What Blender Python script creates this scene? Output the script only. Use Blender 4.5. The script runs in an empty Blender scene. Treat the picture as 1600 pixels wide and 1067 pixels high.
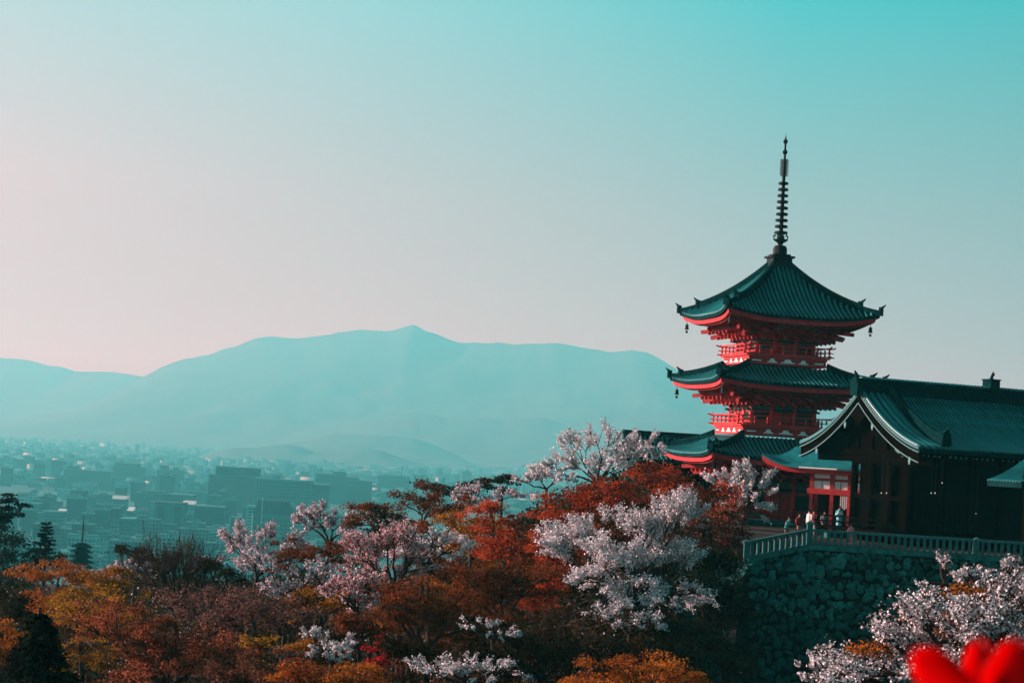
import bpy, math, random
import numpy as np
from mathutils import Vector, Matrix, Euler
R = math.radians
random.seed(11)
SC = bpy.context.scene
COL = SC.collection

# ------------------------------------------------------------------ camera
CAM = np.array([0.0, 0.0, 5.0])
FPX, PITCH, ROLL = 3000.0, R(3.06), R(3.35)
cam_d = bpy.data.cameras.new('camera')
cam = bpy.data.objects.new('camera', cam_d)
COL.objects.link(cam)
cam_d.sensor_width = 36.0
cam_d.lens = FPX / 1600 * 36
cam_d.clip_start = 0.1
cam_d.clip_end = 60000
cam_d.dof.use_dof = True
cam_d.dof.focus_distance = 125
cam_d.dof.aperture_fstop = 4.5
cam.location = CAM
cam.rotation_euler = (Euler((math.pi / 2 + PITCH, 0, 0)).to_matrix() @ Matrix.Rotation(ROLL, 3, 'Z')).to_euler()
SC.camera = cam

# ------------------------------------------------------------------ sun, sky, exposure
SUN_EL = R(16)
SUN_AZ = np.array([-0.975, 0.20])
SUN_AZ = SUN_AZ / np.linalg.norm(SUN_AZ)
sun_dir = Vector((SUN_AZ[0] * math.cos(SUN_EL), SUN_AZ[1] * math.cos(SUN_EL), math.sin(SUN_EL)))
sl = bpy.data.lights.new('sun', 'SUN')
sl.energy = 5.0
sl.angle = R(0.6)
sl.color = (1.0, 0.92, 0.85)
sun = bpy.data.objects.new('sun', sl)
sun.rotation_euler = sun_dir.to_track_quat('Z', 'Y').to_euler()
COL.objects.link(sun)

W = bpy.data.worlds.new('World')
SC.world = W
W.use_nodes = True
wn, wl = W.node_tree.nodes, W.node_tree.links
wn.clear()
def N(tree, typ, **kw):
    n = tree.nodes.new(typ)
    for k, v in kw.items():
        setattr(n, k, v)
    return n
wt = W.node_tree
w_out = N(wt, 'ShaderNodeOutputWorld')
w_bg = N(wt, 'ShaderNodeBackground')
w_bg.inputs['Strength'].default_value = 0.051
w_sky = N(wt, 'ShaderNodeTexSky', sky_type='NISHITA', sun_disc=False)
w_sky.sun_elevation = SUN_EL
w_sky.sun_rotation = math.atan2(SUN_AZ[0], SUN_AZ[1]) % (2 * math.pi)
w_sky.air_density, w_sky.dust_density, w_sky.ozone_density = 1.0, 2.0, 1.0
w_tc = N(wt, 'ShaderNodeTexCoord')
w_dot = N(wt, 'ShaderNodeVectorMath', operation='DOT_PRODUCT')
w_dot.inputs[1].default_value = (SUN_AZ[0], SUN_AZ[1], 0)
wl.new(w_tc.outputs['Generated'], w_dot.inputs[0])
w_sep = N(wt, 'ShaderNodeSeparateXYZ')
wl.new(w_tc.outputs['Generated'], w_sep.inputs[0])
def ramp(tree, stops, fac):
    n = N(tree, 'ShaderNodeValToRGB')
    cr = n.color_ramp
    while len(cr.elements) < len(stops):
        cr.elements.new(0.5)
    for e, (p, c) in zip(cr.elements, stops):
        e.position = p
        e.color = (*c, 1)
    tree.links.new(fac, n.inputs[0])
    return n.outputs[0]
def maprange(tree, val, a, b, c=0.0, d=1.0):
    n = N(tree, 'ShaderNodeMapRange')
    n.inputs[1].default_value, n.inputs[2].default_value = a, b
    n.inputs[3].default_value, n.inputs[4].default_value = c, d
    tree.links.new(val, n.inputs[0])
    return n.outputs[0]
def mixc(tree, fac, a, b, mode='MIX'):
    n = N(tree, 'ShaderNodeMix', data_type='RGBA', blend_type=mode)
    for s, v in ((0, fac), (6, a), (7, b)):
        if isinstance(v, (int, float)):
            n.inputs[s].default_value = v
        elif isinstance(v, (tuple, list)):
            n.inputs[s].default_value = (*v[:3], 1)
        else:
            tree.links.new(v, n.inputs[s])
    return n.outputs[2]
# azimuth from the sun: 1 toward it, -1 away from it; the photo's frame spans about 0.55 (left) to 0.05 (right)
w_a = maprange(wt, w_dot.outputs['Value'], -1.0, 1.0)
w_low = ramp(wt, [(0.0, (0.05, 0.13, 0.14)), (0.30, (0.20, 0.36, 0.37)), (0.53, (0.50, 0.48, 0.475)), (0.65, (0.66, 0.42, 0.42)), (0.79, (0.66, 0.24, 0.25)), (1.0, (1.0, 0.78, 0.66))], w_a)
w_mid = ramp(wt, [(0.0, (0.02, 0.12, 0.13)), (0.30, (0.09, 0.36, 0.37)), (0.53, (0.32, 0.54, 0.545)), (0.65, (0.57, 0.61, 0.62)), (0.79, (0.90, 0.66, 0.69)), (1.0, (0.85, 0.90, 0.78))], w_a)
w_top = ramp(wt, [(0.0, (0.01, 0.11, 0.13)), (0.30, (0.015, 0.34, 0.36)), (0.53, (0.045, 0.68, 0.70)), (0.65, (0.32, 0.83, 0.84)), (0.79, (0.55, 0.86, 0.86)), (1.0, (0.5, 0.82, 0.78))], w_a)
w_zen = (0.012, 0.12, 0.15)
w_c = mixc(wt, maprange(wt, w_sep.outputs[2], 0.02, 0.125), w_low, w_mid)
w_c = mixc(wt, maprange(wt, w_sep.outputs[2], 0.125, 0.235), w_c, w_top)
w_c = mixc(wt, maprange(wt, w_sep.outputs[2], 0.24, 0.7), w_c, w_zen)
w_x10 = mixc(wt, 1.0, w_c, (10.4, 9.2, 9.4), 'MULTIPLY')
w_fin = mixc(wt, 0.06, w_x10, w_sky.outputs[0])
wl.new(w_fin, w_bg.inputs['Color'])
wl.new(w_bg.outputs[0], w_out.inputs['Surface'])
vs = SC.view_settings
vs.view_transform = 'Standard'
vs.look = 'None'
vs.exposure = 0.87
vs.gamma = 1
vs.use_curve_mapping = False
SC.cycles.use_denoising = True
SC.cycles.max_bounces = 6
SC.cycles.diffuse_bounces = 2
SC.cycles.glossy_bounces = 2
SC.cycles.transmission_bounces = 3
SC.cycles.transparent_max_bounces = 4
SC.cycles.volume_bounces = 2
SC.cycles.sample_clamp_indirect = 4

# ------------------------------------------------------------------ helpers
_fw = np.array([0, math.cos(PITCH), math.sin(PITCH)])
_u0 = np.array([0, -math.sin(PITCH), math.cos(PITCH)])
_r0 = np.array([1.0, 0, 0])
_rt = _r0 * math.cos(ROLL) + _u0 * math.sin(ROLL)
_up = _u0 * math.cos(ROLL) - _r0 * math.sin(ROLL)
def at(px, py, Y):
    """world point seen at photo position (px, py), Y metres in front of the viewer"""
    d = _fw + _rt * (px - 800) / FPX - _up * (py - 533.5) / FPX
    return CAM + d * (Y / d[1])
def tag(o, label=None, cat=None, group=None, kind=None):
    if label: o['label'] = label
    if cat: o['category'] = cat
    if group: o['group'] = group
    if kind: o['kind'] = kind
    return o
def link(name, me, parent=None, M=None):
    o = bpy.data.objects.new(name, me)
    COL.objects.link(o)
    if parent is not None: o.parent = parent
    if M is not None: o.matrix_local = M
    return o
def empty(name, loc, rz=0.0):
    o = bpy.data.objects.new(name, None)
    o.empty_display_size = 0.5
    o.location = loc
    o.rotation_euler = (0, 0, rz)
    COL.objects.link(o)
    return o
def copy_tree(o, parent=None):
    c = o.copy()
    COL.objects.link(c)
    if parent is not None:
        c.parent = parent
    for ch in o.children:
        copy_tree(ch, c)
    return c
def mesh_np(name, v, f, m, smooth=False):
    """v (N,3), f (M,k) -> mesh"""
    me = bpy.data.meshes.new(name)
    v = np.ascontiguousarray(v, dtype=np.float32)
    f = np.ascontiguousarray(f, dtype=np.int32)
    k = f.shape[1]
    me.vertices.add(len(v))
    me.vertices.foreach_set('co', v.ravel())
    me.loops.add(f.size)
    me.loops.foreach_set('vertex_index', f.ravel())
    me.polygons.add(len(f))
    me.polygons.foreach_set('loop_start', np.arange(0, f.size, k, dtype=np.int32))
    me.polygons.foreach_set('loop_total', np.full(len(f), k, dtype=np.int32))
    if smooth:
        me.polygons.foreach_set('use_smooth', np.ones(len(f), dtype=bool))
    me.update(calc_edges=True)
    me.materials.append(m)
    return me
class MB:
    """collects shapes for ONE mesh"""
    def __init__(s):
        s.v, s.f = [], []
    def add(s, vs, fs):
        o = len(s.v)
        s.v += [tuple(map(float, p)) for p in vs]
        s.f += [tuple(i + o for i in f) for f in fs]
        return s
    def box(s, x0, x1, y0, y1, z0, z1):
        return s.add([(x0, y0, z0), (x1, y0, z0), (x1, y1, z0), (x0, y1, z0), (x0, y0, z1), (x1, y0, z1), (x1, y1, z1), (x0, y1, z1)],
                     [(3, 2, 1, 0), (4, 5, 6, 7), (0, 1, 5, 4), (1, 2, 6, 5), (2, 3, 7, 6), (3, 0, 4, 7)])
    def cbox(s, c, sx, sy, sz):
        return s.box(c[0] - sx / 2, c[0] + sx / 2, c[1] - sy / 2, c[1] + sy / 2, c[2] - sz / 2, c[2] + sz / 2)
    def beam(s, p0, p1, w, h, up=(0, 0, 1)):
        p0, p1 = Vector(p0), Vector(p1)
        d = (p1 - p0).normalized()
        a = d.cross(Vector(up))
        if a.length < 1e-4: a = d.cross(Vector((0, 1, 0)))
        a.normalize()
        b = a.cross(d).normalized()
        vs = [p + a * (w / 2 * i) + b * (h / 2 * j) for p in (p0, p1) for i, j in ((-1, -1), (1, -1), (1, 1), (-1, 1))]
        return s.add(vs, [(3, 2, 1, 0), (4, 5, 6, 7), (0, 1, 5, 4), (1, 2, 6, 5), (2, 3, 7, 6), (3, 0, 4, 7)])
    def tube(s, pts, rad, n=6, cap=True):
        pts = [Vector(p) for p in pts]
        if not hasattr(rad, '__len__'): rad = [rad] * len(pts)
        vs, fs = [], []
        for i, p in enumerate(pts):
            d = (pts[min(i + 1, len(pts) - 1)] - pts[max(i - 1, 0)]).normalized()
            a = d.cross(Vector((0, 0, 1)))
            if a.length < 1e-3: a = Vector((1, 0, 0))
            a.normalize()
            b = a.cross(d)
            for k in range(n):
                t = 2 * math.pi * k / n
                vs.append(p + (a * math.cos(t) + b * math.sin(t)) * rad[i])
        for i in range(len(pts) - 1):
            for k in range(n):
                k2 = (k + 1) % n
                fs.append((i * n + k, i * n + k2, (i + 1) * n + k2, (i + 1) * n + k))
        if cap:
            fs.append(tuple(range(n - 1, -1, -1)))
            fs.append(tuple((len(pts) - 1) * n + k for k in range(n)))
        return s.add(vs, fs)
    def lathe(s, prof, n=16, c=(0, 0, 0)):
        vs, fs = [], []
        for r, z in prof:
            for k in range(n):
                t = 2 * math.pi * k / n
                vs.append((c[0] + r * math.cos(t), c[1] + r * math.sin(t), c[2] + z))
        for i in range(len(prof) - 1):
            for k in range(n):
                k2 = (k + 1) % n
                fs.append((i * n + k, i * n + k2, (i + 1) * n + k2, (i + 1) * n + k))
        fs.append(tuple(range(n - 1, -1, -1)))
        fs.append(tuple((len(prof) - 1) * n + k for k in range(n)))
        return s.add(vs, fs)
    def prism(s, poly, h, M=None):
        """poly in (x, z), extruded along y from 0 to h"""
        n = len(poly)
        vs = [Vector((x, 0, z)) for x, z in poly] + [Vector((x, h, z)) for x, z in poly]
        if M is not None: vs = [M @ p for p in vs]
        fs = [tuple(range(n)), tuple(range(2 * n - 1, n - 1, -1))]
        for i in range(n):
            j = (i + 1) % n
            fs.append((i, i + n, j + n, j))
        return s.add(vs, fs)
    def grid(s, P):
        """P[i][j] points"""
        a, b = len(P), len(P[0])
        return s.add([p for row in P for p in row], [(i * b + j, (i + 1) * b + j, (i + 1) * b + j + 1, i * b + j + 1) for i in range(a - 1) for j in range(b - 1)])
    def mesh(s, name, m, smooth=False):
        me = bpy.data.meshes.new(name)
        me.from_pydata(s.v, [], s.f)
        if smooth:
            me.polygons.foreach_set('use_smooth', np.ones(len(me.polygons), dtype=bool))
        me.update()
        me.materials.append(m)
        return me
    def build(s, name, m, parent=None, M=None, smooth=False):
        return link(name, s.mesh(name, m, smooth), parent, M)
def rotz(a): return Matrix.Rotation(a, 4, 'Z')
def tr(x, y, z): return Matrix.Translation((x, y, z))

# ------------------------------------------------------------------ materials
def mat(name, col, rough=0.8, var=0.25, scale=1.5, bump=0.0, col2=None, spec=0.3, metal=0.0, streak=None, objrand=0.0):
    m = bpy.data.materials.new(name)
    m.use_nodes = True
    t = m.node_tree
    b = t.nodes['Principled BSDF']
    b.inputs['Roughness'].default_value = rough
    b.inputs['Metallic'].default_value = metal
    b.inputs['Specular IOR Level'].default_value = spec
    tc = N(t, 'ShaderNodeTexCoord')
    mp = N(t, 'ShaderNodeMapping')
    if streak: mp.inputs['Scale'].default_value = streak
    t.links.new(tc.outputs['Object'], mp.inputs[0])
    nz = N(t, 'ShaderNodeTexNoise')
    nz.inputs['Scale'].default_value = scale
    nz.inputs['Detail'].default_value = 6
    nz.inputs['Roughness'].default_value = 0.62
    t.links.new(mp.outputs[0], nz.inputs['Vector'])
    c2 = col2 if col2 else tuple(c * (1 - var) for c in col)
    c1 = col if col2 else tuple(min(1, c * (1 + var)) for c in col)
    c = ramp(t, [(0.32, c2), (0.68, c1)], nz.outputs[0])
    if objrand:
        oi = N(t, 'ShaderNodeObjectInfo')
        v = maprange(t, oi.outputs['Random'], 0, 1, 1 - objrand, 1 + objrand)
        hs = N(t, 'ShaderNodeHueSaturation')
        t.links.new(v, hs.inputs['Value'])
        t.links.new(c, hs.inputs['Color'])
        c = hs.outputs[0]
    t.links.new(c, b.inputs['Base Color'])
    if bump:
        bp = N(t, 'ShaderNodeBump')
        bp.inputs['Strength'].default_value = bump
        bp.inputs['Distance'].default_value = 0.05
        t.links.new(nz.outputs[0], bp.inputs['Height'])
        t.links.new(bp.outputs[0], b.inputs['Normal'])
    return m
def leaf_mat(name, stops, patch=None, trans=0.3, pscale=0.5):
    """stops: colour ramp over a random number per leaf; patch: darker clumps, part leaf tone, part painted shade between lit places"""
    m = bpy.data.materials.new(name)
    m.use_nodes = True
    t = m.node_tree
    t.nodes.clear()
    out = N(t, 'ShaderNodeOutputMaterial')
    g = N(t, 'ShaderNodeNewGeometry')
    c = ramp(t, stops, g.outputs['Random Per Island'])
    if patch:
        tc = N(t, 'ShaderNodeTexCoord')
        nz = N(t, 'ShaderNodeTexNoise')
        nz.inputs['Scale'].default_value = pscale
        nz.inputs['Detail'].default_value = 3
        t.links.new(tc.outputs['Object'], nz.inputs['Vector'])
        c = mixc(t, maprange(t, nz.outputs[0], 0.45, 0.62), c, patch)
    d = N(t, 'ShaderNodeBsdfDiffuse')
    tl = N(t, 'ShaderNodeBsdfTranslucent')
    mx = N(t, 'ShaderNodeMixShader')
    mx.inputs[0].default_value = trans
    t.links.new(c, d.inputs[0])
    t.links.new(c, tl.inputs[0])
    t.links.new(d.outputs[0], mx.inputs[1])
    t.links.new(tl.outputs[0], mx.inputs[2])
    t.links.new(mx.outputs[0], out.inputs[0])
    return m
M = {}
M['soil'] = mat('soil_and_litter', (0.045, 0.028, 0.015), 0.95, col2=(0.018, 0.014, 0.009), scale=0.12, bump=0.4)
M['hill'] = mat('wooded_hills', (0.03, 0.07, 0.06), 0.95, scale=0.004, var=0.4)
M['hill_near'] = mat('wooded_near_hills', (0.03, 0.05, 0.045), 0.95, scale=0.006, var=0.4)
M['tile'] = mat('grey_green_roof_tile', (0.010, 0.215, 0.225), 0.40, col2=(0.008, 0.115, 0.12), scale=0.8, spec=0.55, objrand=0.14)
M['tile_base'] = mat('roof_tile_bed', (0.003, 0.030, 0.032), 0.9, spec=0.05, var=0.4, scale=1.4)
M['tile_dark'] = mat('dark_ridge_tile', (0.004, 0.030, 0.031), 0.9, var=0.4, scale=3.0, spec=0.0)
M['copper'] = mat('green_copper_sheet', (0.012, 0.20, 0.215), 0.5, var=0.3, scale=1.2, spec=0.4)
M['red'] = mat('vermilion_paint', (0.62, 0.036, 0.042), 0.55, var=0.22, scale=3.0)
M['red_dull'] = mat('weathered_vermilion_paint', (0.42, 0.026, 0.028), 0.7, var=0.3, scale=2.0)
M['rafter'] = mat('old_red_rafter_paint', (0.26, 0.024, 0.022), 0.75, var=0.35, scale=2.0)
M['green'] = mat('dark_green_painted_wood', (0.010, 0.055, 0.05), 0.65, var=0.5, scale=5.0)
M['plaster'] = mat('white_plaster', (0.82, 0.84, 0.82), 0.85, var=0.08, scale=3.0)
M['paint_green'] = mat('faded_green_wall_paint', (0.085, 0.15, 0.13), 0.8, var=0.4, scale=4.0)
M['bronze'] = mat('dark_bronze', (0.006, 0.014, 0.013), 0.6, var=0.4, scale=6.0, spec=0.15)
M['brass'] = mat('weathered_pale_metal', (0.085, 0.23, 0.23), 0.6, var=0.3, scale=8.0)
M['wood'] = mat('old_wood_shade_black', (0.003, 0.0022, 0.0013), 0.95, var=0.45, scale=2.0, spec=0.0, streak=(4, 4, 0.5))  # old dark wood, with the shade of the gable put into its colour
M['wood2'] = mat('brown_wood_shade_dark', (0.0036, 0.0026, 0.0015), 0.95, var=0.4, scale=2.0, spec=0.0, streak=(4, 4, 0.5))  # brown timber, colour taken down to stand for shade on the hall
M['dark'] = mat('dark_interior', (0.006, 0.005, 0.004), 0.9, var=0.2)
M['fence'] = mat('grey_green_fence_timber', (0.026, 0.128, 0.128), 0.8, var=0.3, scale=5.0, bump=0.2, objrand=0.16)
M['stone'] = mat('mossy_grey_stone', (0.024, 0.165, 0.160), 0.9, col2=(0.012, 0.052, 0.034), scale=2.2, spec=0.15, bump=0.5, objrand=0.6)
M['mortar'] = mat('dark_wall_backing', (0.003, 0.009, 0.008), 0.95, var=0.4)
M['gravel'] = mat('terrace_gravel', (0.022, 0.018, 0.013), 0.95, scale=3.0, bump=0.3)
M['bark'] = mat('dark_bark', (0.030, 0.020, 0.014), 0.9, var=0.4, scale=4.0, streak=(3, 3, 0.6), bump=0.4)
M['twig'] = mat('brown_twig_bark', (0.055, 0.028, 0.020), 0.9, var=0.4, scale=4.0)
M['skin'] = mat('skin', (0.42, 0.22, 0.15), 0.6, var=0.1)
M['hair'] = mat('black_hair', (0.010, 0.008, 0.007), 0.5, var=0.2)
# ------------------------------------------------------------------ ground, hills, haze
PLAIN = -115.0
def sstep(t):
    t = np.clip(t, 0, 1)
    return t * t * (3 - 2 * t)
def vnoise(x, y, seed=0):
    """smooth value noise in -1..1"""
    xi, yi = np.floor(x).astype(np.int64), np.floor(y).astype(np.int64)
    fx, fy = sstep(x - xi), sstep(y - yi)
    def h(a, b):
        n = (a * 374761393 + b * 668265263 + seed * 1442695041) & 0x7fffffff
        n = ((n ^ (n >> 13)) * 1274126177) & 0x7fffffff
        return ((n ^ (n >> 16)) & 0xffff) / 32767.5 - 1
    return (h(xi, yi) * (1 - fx) + h(xi + 1, yi) * fx) * (1 - fy) + (h(xi, yi + 1) * (1 - fx) + h(xi + 1, yi + 1) * fx) * fy
def fbm(x, y, seed=0, o=5):
    s, a = 0, 1.0
    for i in range(o):
        s = s + a * vnoise(x * 2 ** i, y * 2 ** i, seed + i)
        a *= 0.5
    return s
def ground(x, y):
    x, y = np.asarray(x, float), np.asarray(y, float)
    z = -11.5 + 10.7 * sstep((x + 11) / 21) * sstep((y - 80) / 46) * (1 - sstep((x - 8) / 5) * (1 - sstep((y - 112) / 8)))
    z = z - 3.0 * sstep((x - 8) / 6) * (1 - sstep((y - 104) / 10)) * sstep((y - 20) / 40)
    z = z + 0.7 * fbm(x / 19, y / 19, 3, 3) * (1 - sstep((y - 100) / 30) * sstep((x - 2) / 10))
    t = sstep((y - 152) / 700)
    z = z + (PLAIN - z) * t
    t2 = sstep((np.abs(x) - 250) / 1200)
    z = z + (PLAIN - z) * t2
    return z
def axis(lo, hi, near, step):
    a = [0.0]
    while a[-1] < hi:
        s = step if a[-1] < near else max(step, (a[-1] - near) * 0.14 + step)
        a.append(a[-1] + s)
    b = [0.0]
    while b[-1] > lo:
        s = step if -b[-1] < near else max(step, (-b[-1] - near) * 0.14 + step)
        b.append(b[-1] - s)
    return np.array(sorted(set(np.clip(a + b, lo, hi))))
gx, gy = axis(-15000, 15000, 75, 2.5), axis(-4000, 21000, 210, 3.0)
GX, GY = np.meshgrid(gx, gy)
GZ = ground(GX, GY)
nx, ny = len(gx), len(gy)
ii = (np.arange(ny - 1)[:, None] * nx + np.arange(nx - 1)[None, :]).ravel()
gf = np.stack([ii, ii + 1, ii + nx + 1, ii + nx], 1)
g_me = mesh_np('ground', np.stack([GX.ravel(), GY.ravel(), GZ.ravel()], 1), gf, M['soil'], True)
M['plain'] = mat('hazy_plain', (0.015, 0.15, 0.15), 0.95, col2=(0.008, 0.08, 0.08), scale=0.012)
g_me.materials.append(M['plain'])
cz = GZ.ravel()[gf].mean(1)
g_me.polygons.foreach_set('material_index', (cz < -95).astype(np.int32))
tag(link('ground', g_me), kind='structure')

def ridge(name, prof, D, front, back, rough, seed, step):
    """a range of hills: its skyline seen at distance D, falling to the plain over `front` metres toward the viewer"""
    pts = np.array([at(px, py, D) for px, py in prof])
    xs = np.arange(pts[0, 0], pts[-1, 0], step)
    top = np.interp(xs, pts[:, 0], pts[:, 2])
    k = np.array([.25, .5, .25])
    top = np.convolve(np.pad(top, 1, mode='edge'), k, 'valid')
    jag = rough * 5.5 * fbm(xs / (step * 13), xs * 0 + 3.3, seed + 2, 5) * np.clip((top - PLAIN) / 200, .15, 1)
    ts = np.concatenate([np.linspace(-1, 0, 42), np.linspace(0, 1, 14)[1:]])
    X, T = np.meshgrid(xs, ts)
    Y = D + np.where(T < 0, T * front, T * back)
    crease = fbm(X / (front * 0.22), Y / (front * 0.32) + 7, seed, 5)
    base = np.where(T < 0, (1 + T), 1 - T)
    env = base ** 1.25
    sp = np.sin(np.pi * np.clip(base, 0, 1))
    Z = PLAIN - 6 + (top[None, :] - PLAIN + 6) * np.clip(env + 0.06 * sp * crease, 0, 1.02)
    Z = Z + jag[None, :] * base ** 8
    Z = Z + rough * fbm(X / (step * 5), Y / (step * 5), seed + 9, 3) * base
    n = len(xs)
    i = (np.arange(len(ts) - 1)[:, None] * n + np.arange(n - 1)[None, :]).ravel()
    me = mesh_np(name, np.stack([X.ravel(), Y.ravel(), Z.ravel()], 1), np.stack([i, i + 1, i + n + 1, i + n], 1), M['hill_near' if D < 11000 else 'hill'], True)
    return tag(link(name, me), kind='structure')
ridge('hill', [(-900, 640), (-500, 600), (-300, 575), (-100, 557), (0, 560), (40, 563), (75, 572), (100, 577), (120, 584), (150, 583), (190, 584), (222, 588), (300, 605), (420, 650), (520, 700)], 15500, 3000, 2000, 3, 5, 32)
ridge('hill', [(-420, 690), (-200, 672), (40, 655), (150, 630), (225, 590), (270, 566), (330, 549), (375, 537), (440, 528), (500, 521), (545, 515), (585, 516), (620, 514), (645, 508), (668, 516), (700, 527), (760, 535), (800, 541), (850, 542), (872, 539), (920, 546), (955, 549), (985, 545), (1010, 550), (1040, 567), (1070, 588), (1130, 606), (1220, 626), (1330, 640), (1450, 625), (1590, 603), (1680, 620), (1800, 660), (2000, 720)], 13000, 3300, 2000, 4, 21, 26)
ridge('hill', [(300, 716), (420, 684), (500, 668), (580, 656), (640, 647), (700, 652), (760, 655), (850, 655), (900, 667), (960, 655), (1040, 647), (1110, 652), (1250, 660), (1500, 690), (1700, 740)], 10500, 1500, 1200, 3, 33, 26)
ridge('hill', [(380, 712), (450, 692), (520, 681), (590, 679), (650, 685), (690, 700), (735, 722), (760, 740)], 9000, 800, 800, 2, 41, 20)
ridge('hill', [(290, 722), (335, 704), (370, 699), (400, 701), (440, 694), (465, 696), (490, 706), (530, 706), (560, 699), (590, 702), (620, 714), (665, 728)], 7700, 420, 500, 2, 57, 18)

hz = MB().box(-15600, 15600, -4300, 21900, -122.5, 800)
hm = bpy.data.materials.new('haze')
hm.use_nodes = True
hm.node_tree.nodes.clear()
hv = N(hm.node_tree, 'ShaderNodeVolumePrincipled')
hv.inputs['Color'].default_value = (0.13, 0.78, 0.82, 1)
hv.inputs['Absorption Color'].default_value = (1, 0.035, 0.04, 1)
hv.inputs['Density'].default_value = 1.65e-4
hv.inputs['Anisotropy'].default_value = 0.25
ho = N(hm.node_tree, 'ShaderNodeOutputMaterial')
hm.node_tree.links.new(hv.outputs[0], ho.inputs['Volume'])
tag(hz.build('haze', hm), kind='stuff')

# ------------------------------------------------------------------ the city on the plain
def wallmat(name, c, **k): return mat(name, c, 0.85, var=0.15, scale=0.15, **k)
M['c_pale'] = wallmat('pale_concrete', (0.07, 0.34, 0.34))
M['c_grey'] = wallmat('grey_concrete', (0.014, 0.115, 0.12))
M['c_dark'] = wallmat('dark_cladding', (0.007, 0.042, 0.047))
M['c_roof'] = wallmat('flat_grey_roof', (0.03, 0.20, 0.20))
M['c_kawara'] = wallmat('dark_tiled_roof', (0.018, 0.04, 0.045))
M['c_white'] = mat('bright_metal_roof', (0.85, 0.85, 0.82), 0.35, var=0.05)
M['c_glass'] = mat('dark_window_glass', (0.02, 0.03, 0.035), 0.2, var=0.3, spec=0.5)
def windows(mb, w, d, h, cell=3.4, gap=0.55, strip=False, z0=1.2):
    """dark panes standing 8 cm proud of two long and two short faces"""
    z = z0
    while z + cell * 0.55 < h:
        for (L, off, ax) in ((w, d / 2, 0), (d, w / 2, 1)):
            n = 1 if strip else max(1, int(L / cell))
            cw = (L - 1.0) / n
            for s in (-1, 1):
                for i in range(n):
                    a0 = -L / 2 + 0.5 + i * cw + cw * (0.02 if strip else gap / 2 * 0.7)
                    a1 = -L / 2 + 0.5 + (i + 1) * cw - cw * (0.02 if strip else gap / 2 * 0.7)
                    o = s * (off + 0.04)
                    if ax == 0: mb.box(a0, a1, o - 0.06, o + 0.06, z, z + cell * 0.5)
                    else: mb.box(o - 0.06, o + 0.06, a0, a1, z, z + cell * 0.5)
        z += cell
def block(label, px0, px1, pytop, D, depth, wall, yaw=4, parts=(), win='cell', group=None, cell=3.6):
    p0, p1 = at(px0, pytop, D), at(px1, pytop, D)
    c = (p0 + p1) / 2
    h, w = c[2] - PLAIN, abs(p1[0] - p0[0])
    e = empty('city_building', (c[0], c[1] + depth / 2, PLAIN), R(yaw))
    tag(e, label, 'building', group)
    MB().box(-w / 2, w / 2, -depth / 2, depth / 2, -1, h).build('wall', wall, e)
    MB().box(-w / 2 - .15, w / 2 + .15, -depth / 2 - .15, depth / 2 + .15, h, h + 0.9).build('roof_parapet', M['c_roof'], e)
    if win:
        mb = MB()
        windows(mb, w, depth, h, cell, strip=(win == 'strip'))
        tag(mb.build('window_panes', M['c_glass'], e), kind='stuff')
    for nm, m, x0, x1, y0, y1, z0, z1 in parts:      # fractions of the width / depth, metres above the roof
        MB().box(x0 * w - w / 2, x1 * w - w / 2, y0 * depth - depth / 2, y1 * depth - depth / 2, h + z0 + .9, h + z1 + .9).build(nm, m, e)
    return e, w, h
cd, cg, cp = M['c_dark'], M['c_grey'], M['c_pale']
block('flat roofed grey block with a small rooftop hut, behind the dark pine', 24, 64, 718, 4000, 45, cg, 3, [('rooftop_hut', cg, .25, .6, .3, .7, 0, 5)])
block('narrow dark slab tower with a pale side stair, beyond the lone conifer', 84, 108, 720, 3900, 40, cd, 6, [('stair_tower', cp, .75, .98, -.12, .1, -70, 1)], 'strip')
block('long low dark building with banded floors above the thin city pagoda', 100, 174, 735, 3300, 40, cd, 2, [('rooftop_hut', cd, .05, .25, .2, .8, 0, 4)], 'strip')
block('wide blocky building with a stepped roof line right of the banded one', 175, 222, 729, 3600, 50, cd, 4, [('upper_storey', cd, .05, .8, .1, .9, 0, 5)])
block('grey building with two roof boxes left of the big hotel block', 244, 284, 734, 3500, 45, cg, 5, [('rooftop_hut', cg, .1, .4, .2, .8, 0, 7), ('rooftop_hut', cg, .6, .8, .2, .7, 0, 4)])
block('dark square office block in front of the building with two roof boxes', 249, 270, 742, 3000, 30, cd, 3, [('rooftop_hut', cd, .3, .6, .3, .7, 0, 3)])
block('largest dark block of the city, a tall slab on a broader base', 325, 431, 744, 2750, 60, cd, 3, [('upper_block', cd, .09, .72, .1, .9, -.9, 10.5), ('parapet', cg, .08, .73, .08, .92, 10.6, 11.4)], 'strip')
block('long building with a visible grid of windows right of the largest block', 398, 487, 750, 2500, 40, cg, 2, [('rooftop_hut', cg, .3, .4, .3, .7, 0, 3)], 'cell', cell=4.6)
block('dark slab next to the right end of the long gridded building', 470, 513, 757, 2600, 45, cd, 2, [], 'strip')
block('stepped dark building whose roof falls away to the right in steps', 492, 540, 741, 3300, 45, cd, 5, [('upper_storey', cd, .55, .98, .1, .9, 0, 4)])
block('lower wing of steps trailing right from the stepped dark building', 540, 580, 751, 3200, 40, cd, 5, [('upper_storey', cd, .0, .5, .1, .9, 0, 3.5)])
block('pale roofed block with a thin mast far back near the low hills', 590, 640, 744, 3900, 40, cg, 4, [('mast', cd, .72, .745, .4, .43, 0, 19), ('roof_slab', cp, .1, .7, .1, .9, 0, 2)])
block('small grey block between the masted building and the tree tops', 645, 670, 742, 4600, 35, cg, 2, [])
block('lone pale tower in the thick haze above the maple ridge', 722, 737, 737, 5200, 30, cg, 2, [('rooftop_hut', cg, .3, .7, .3, .7, 0, 4)])
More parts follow.
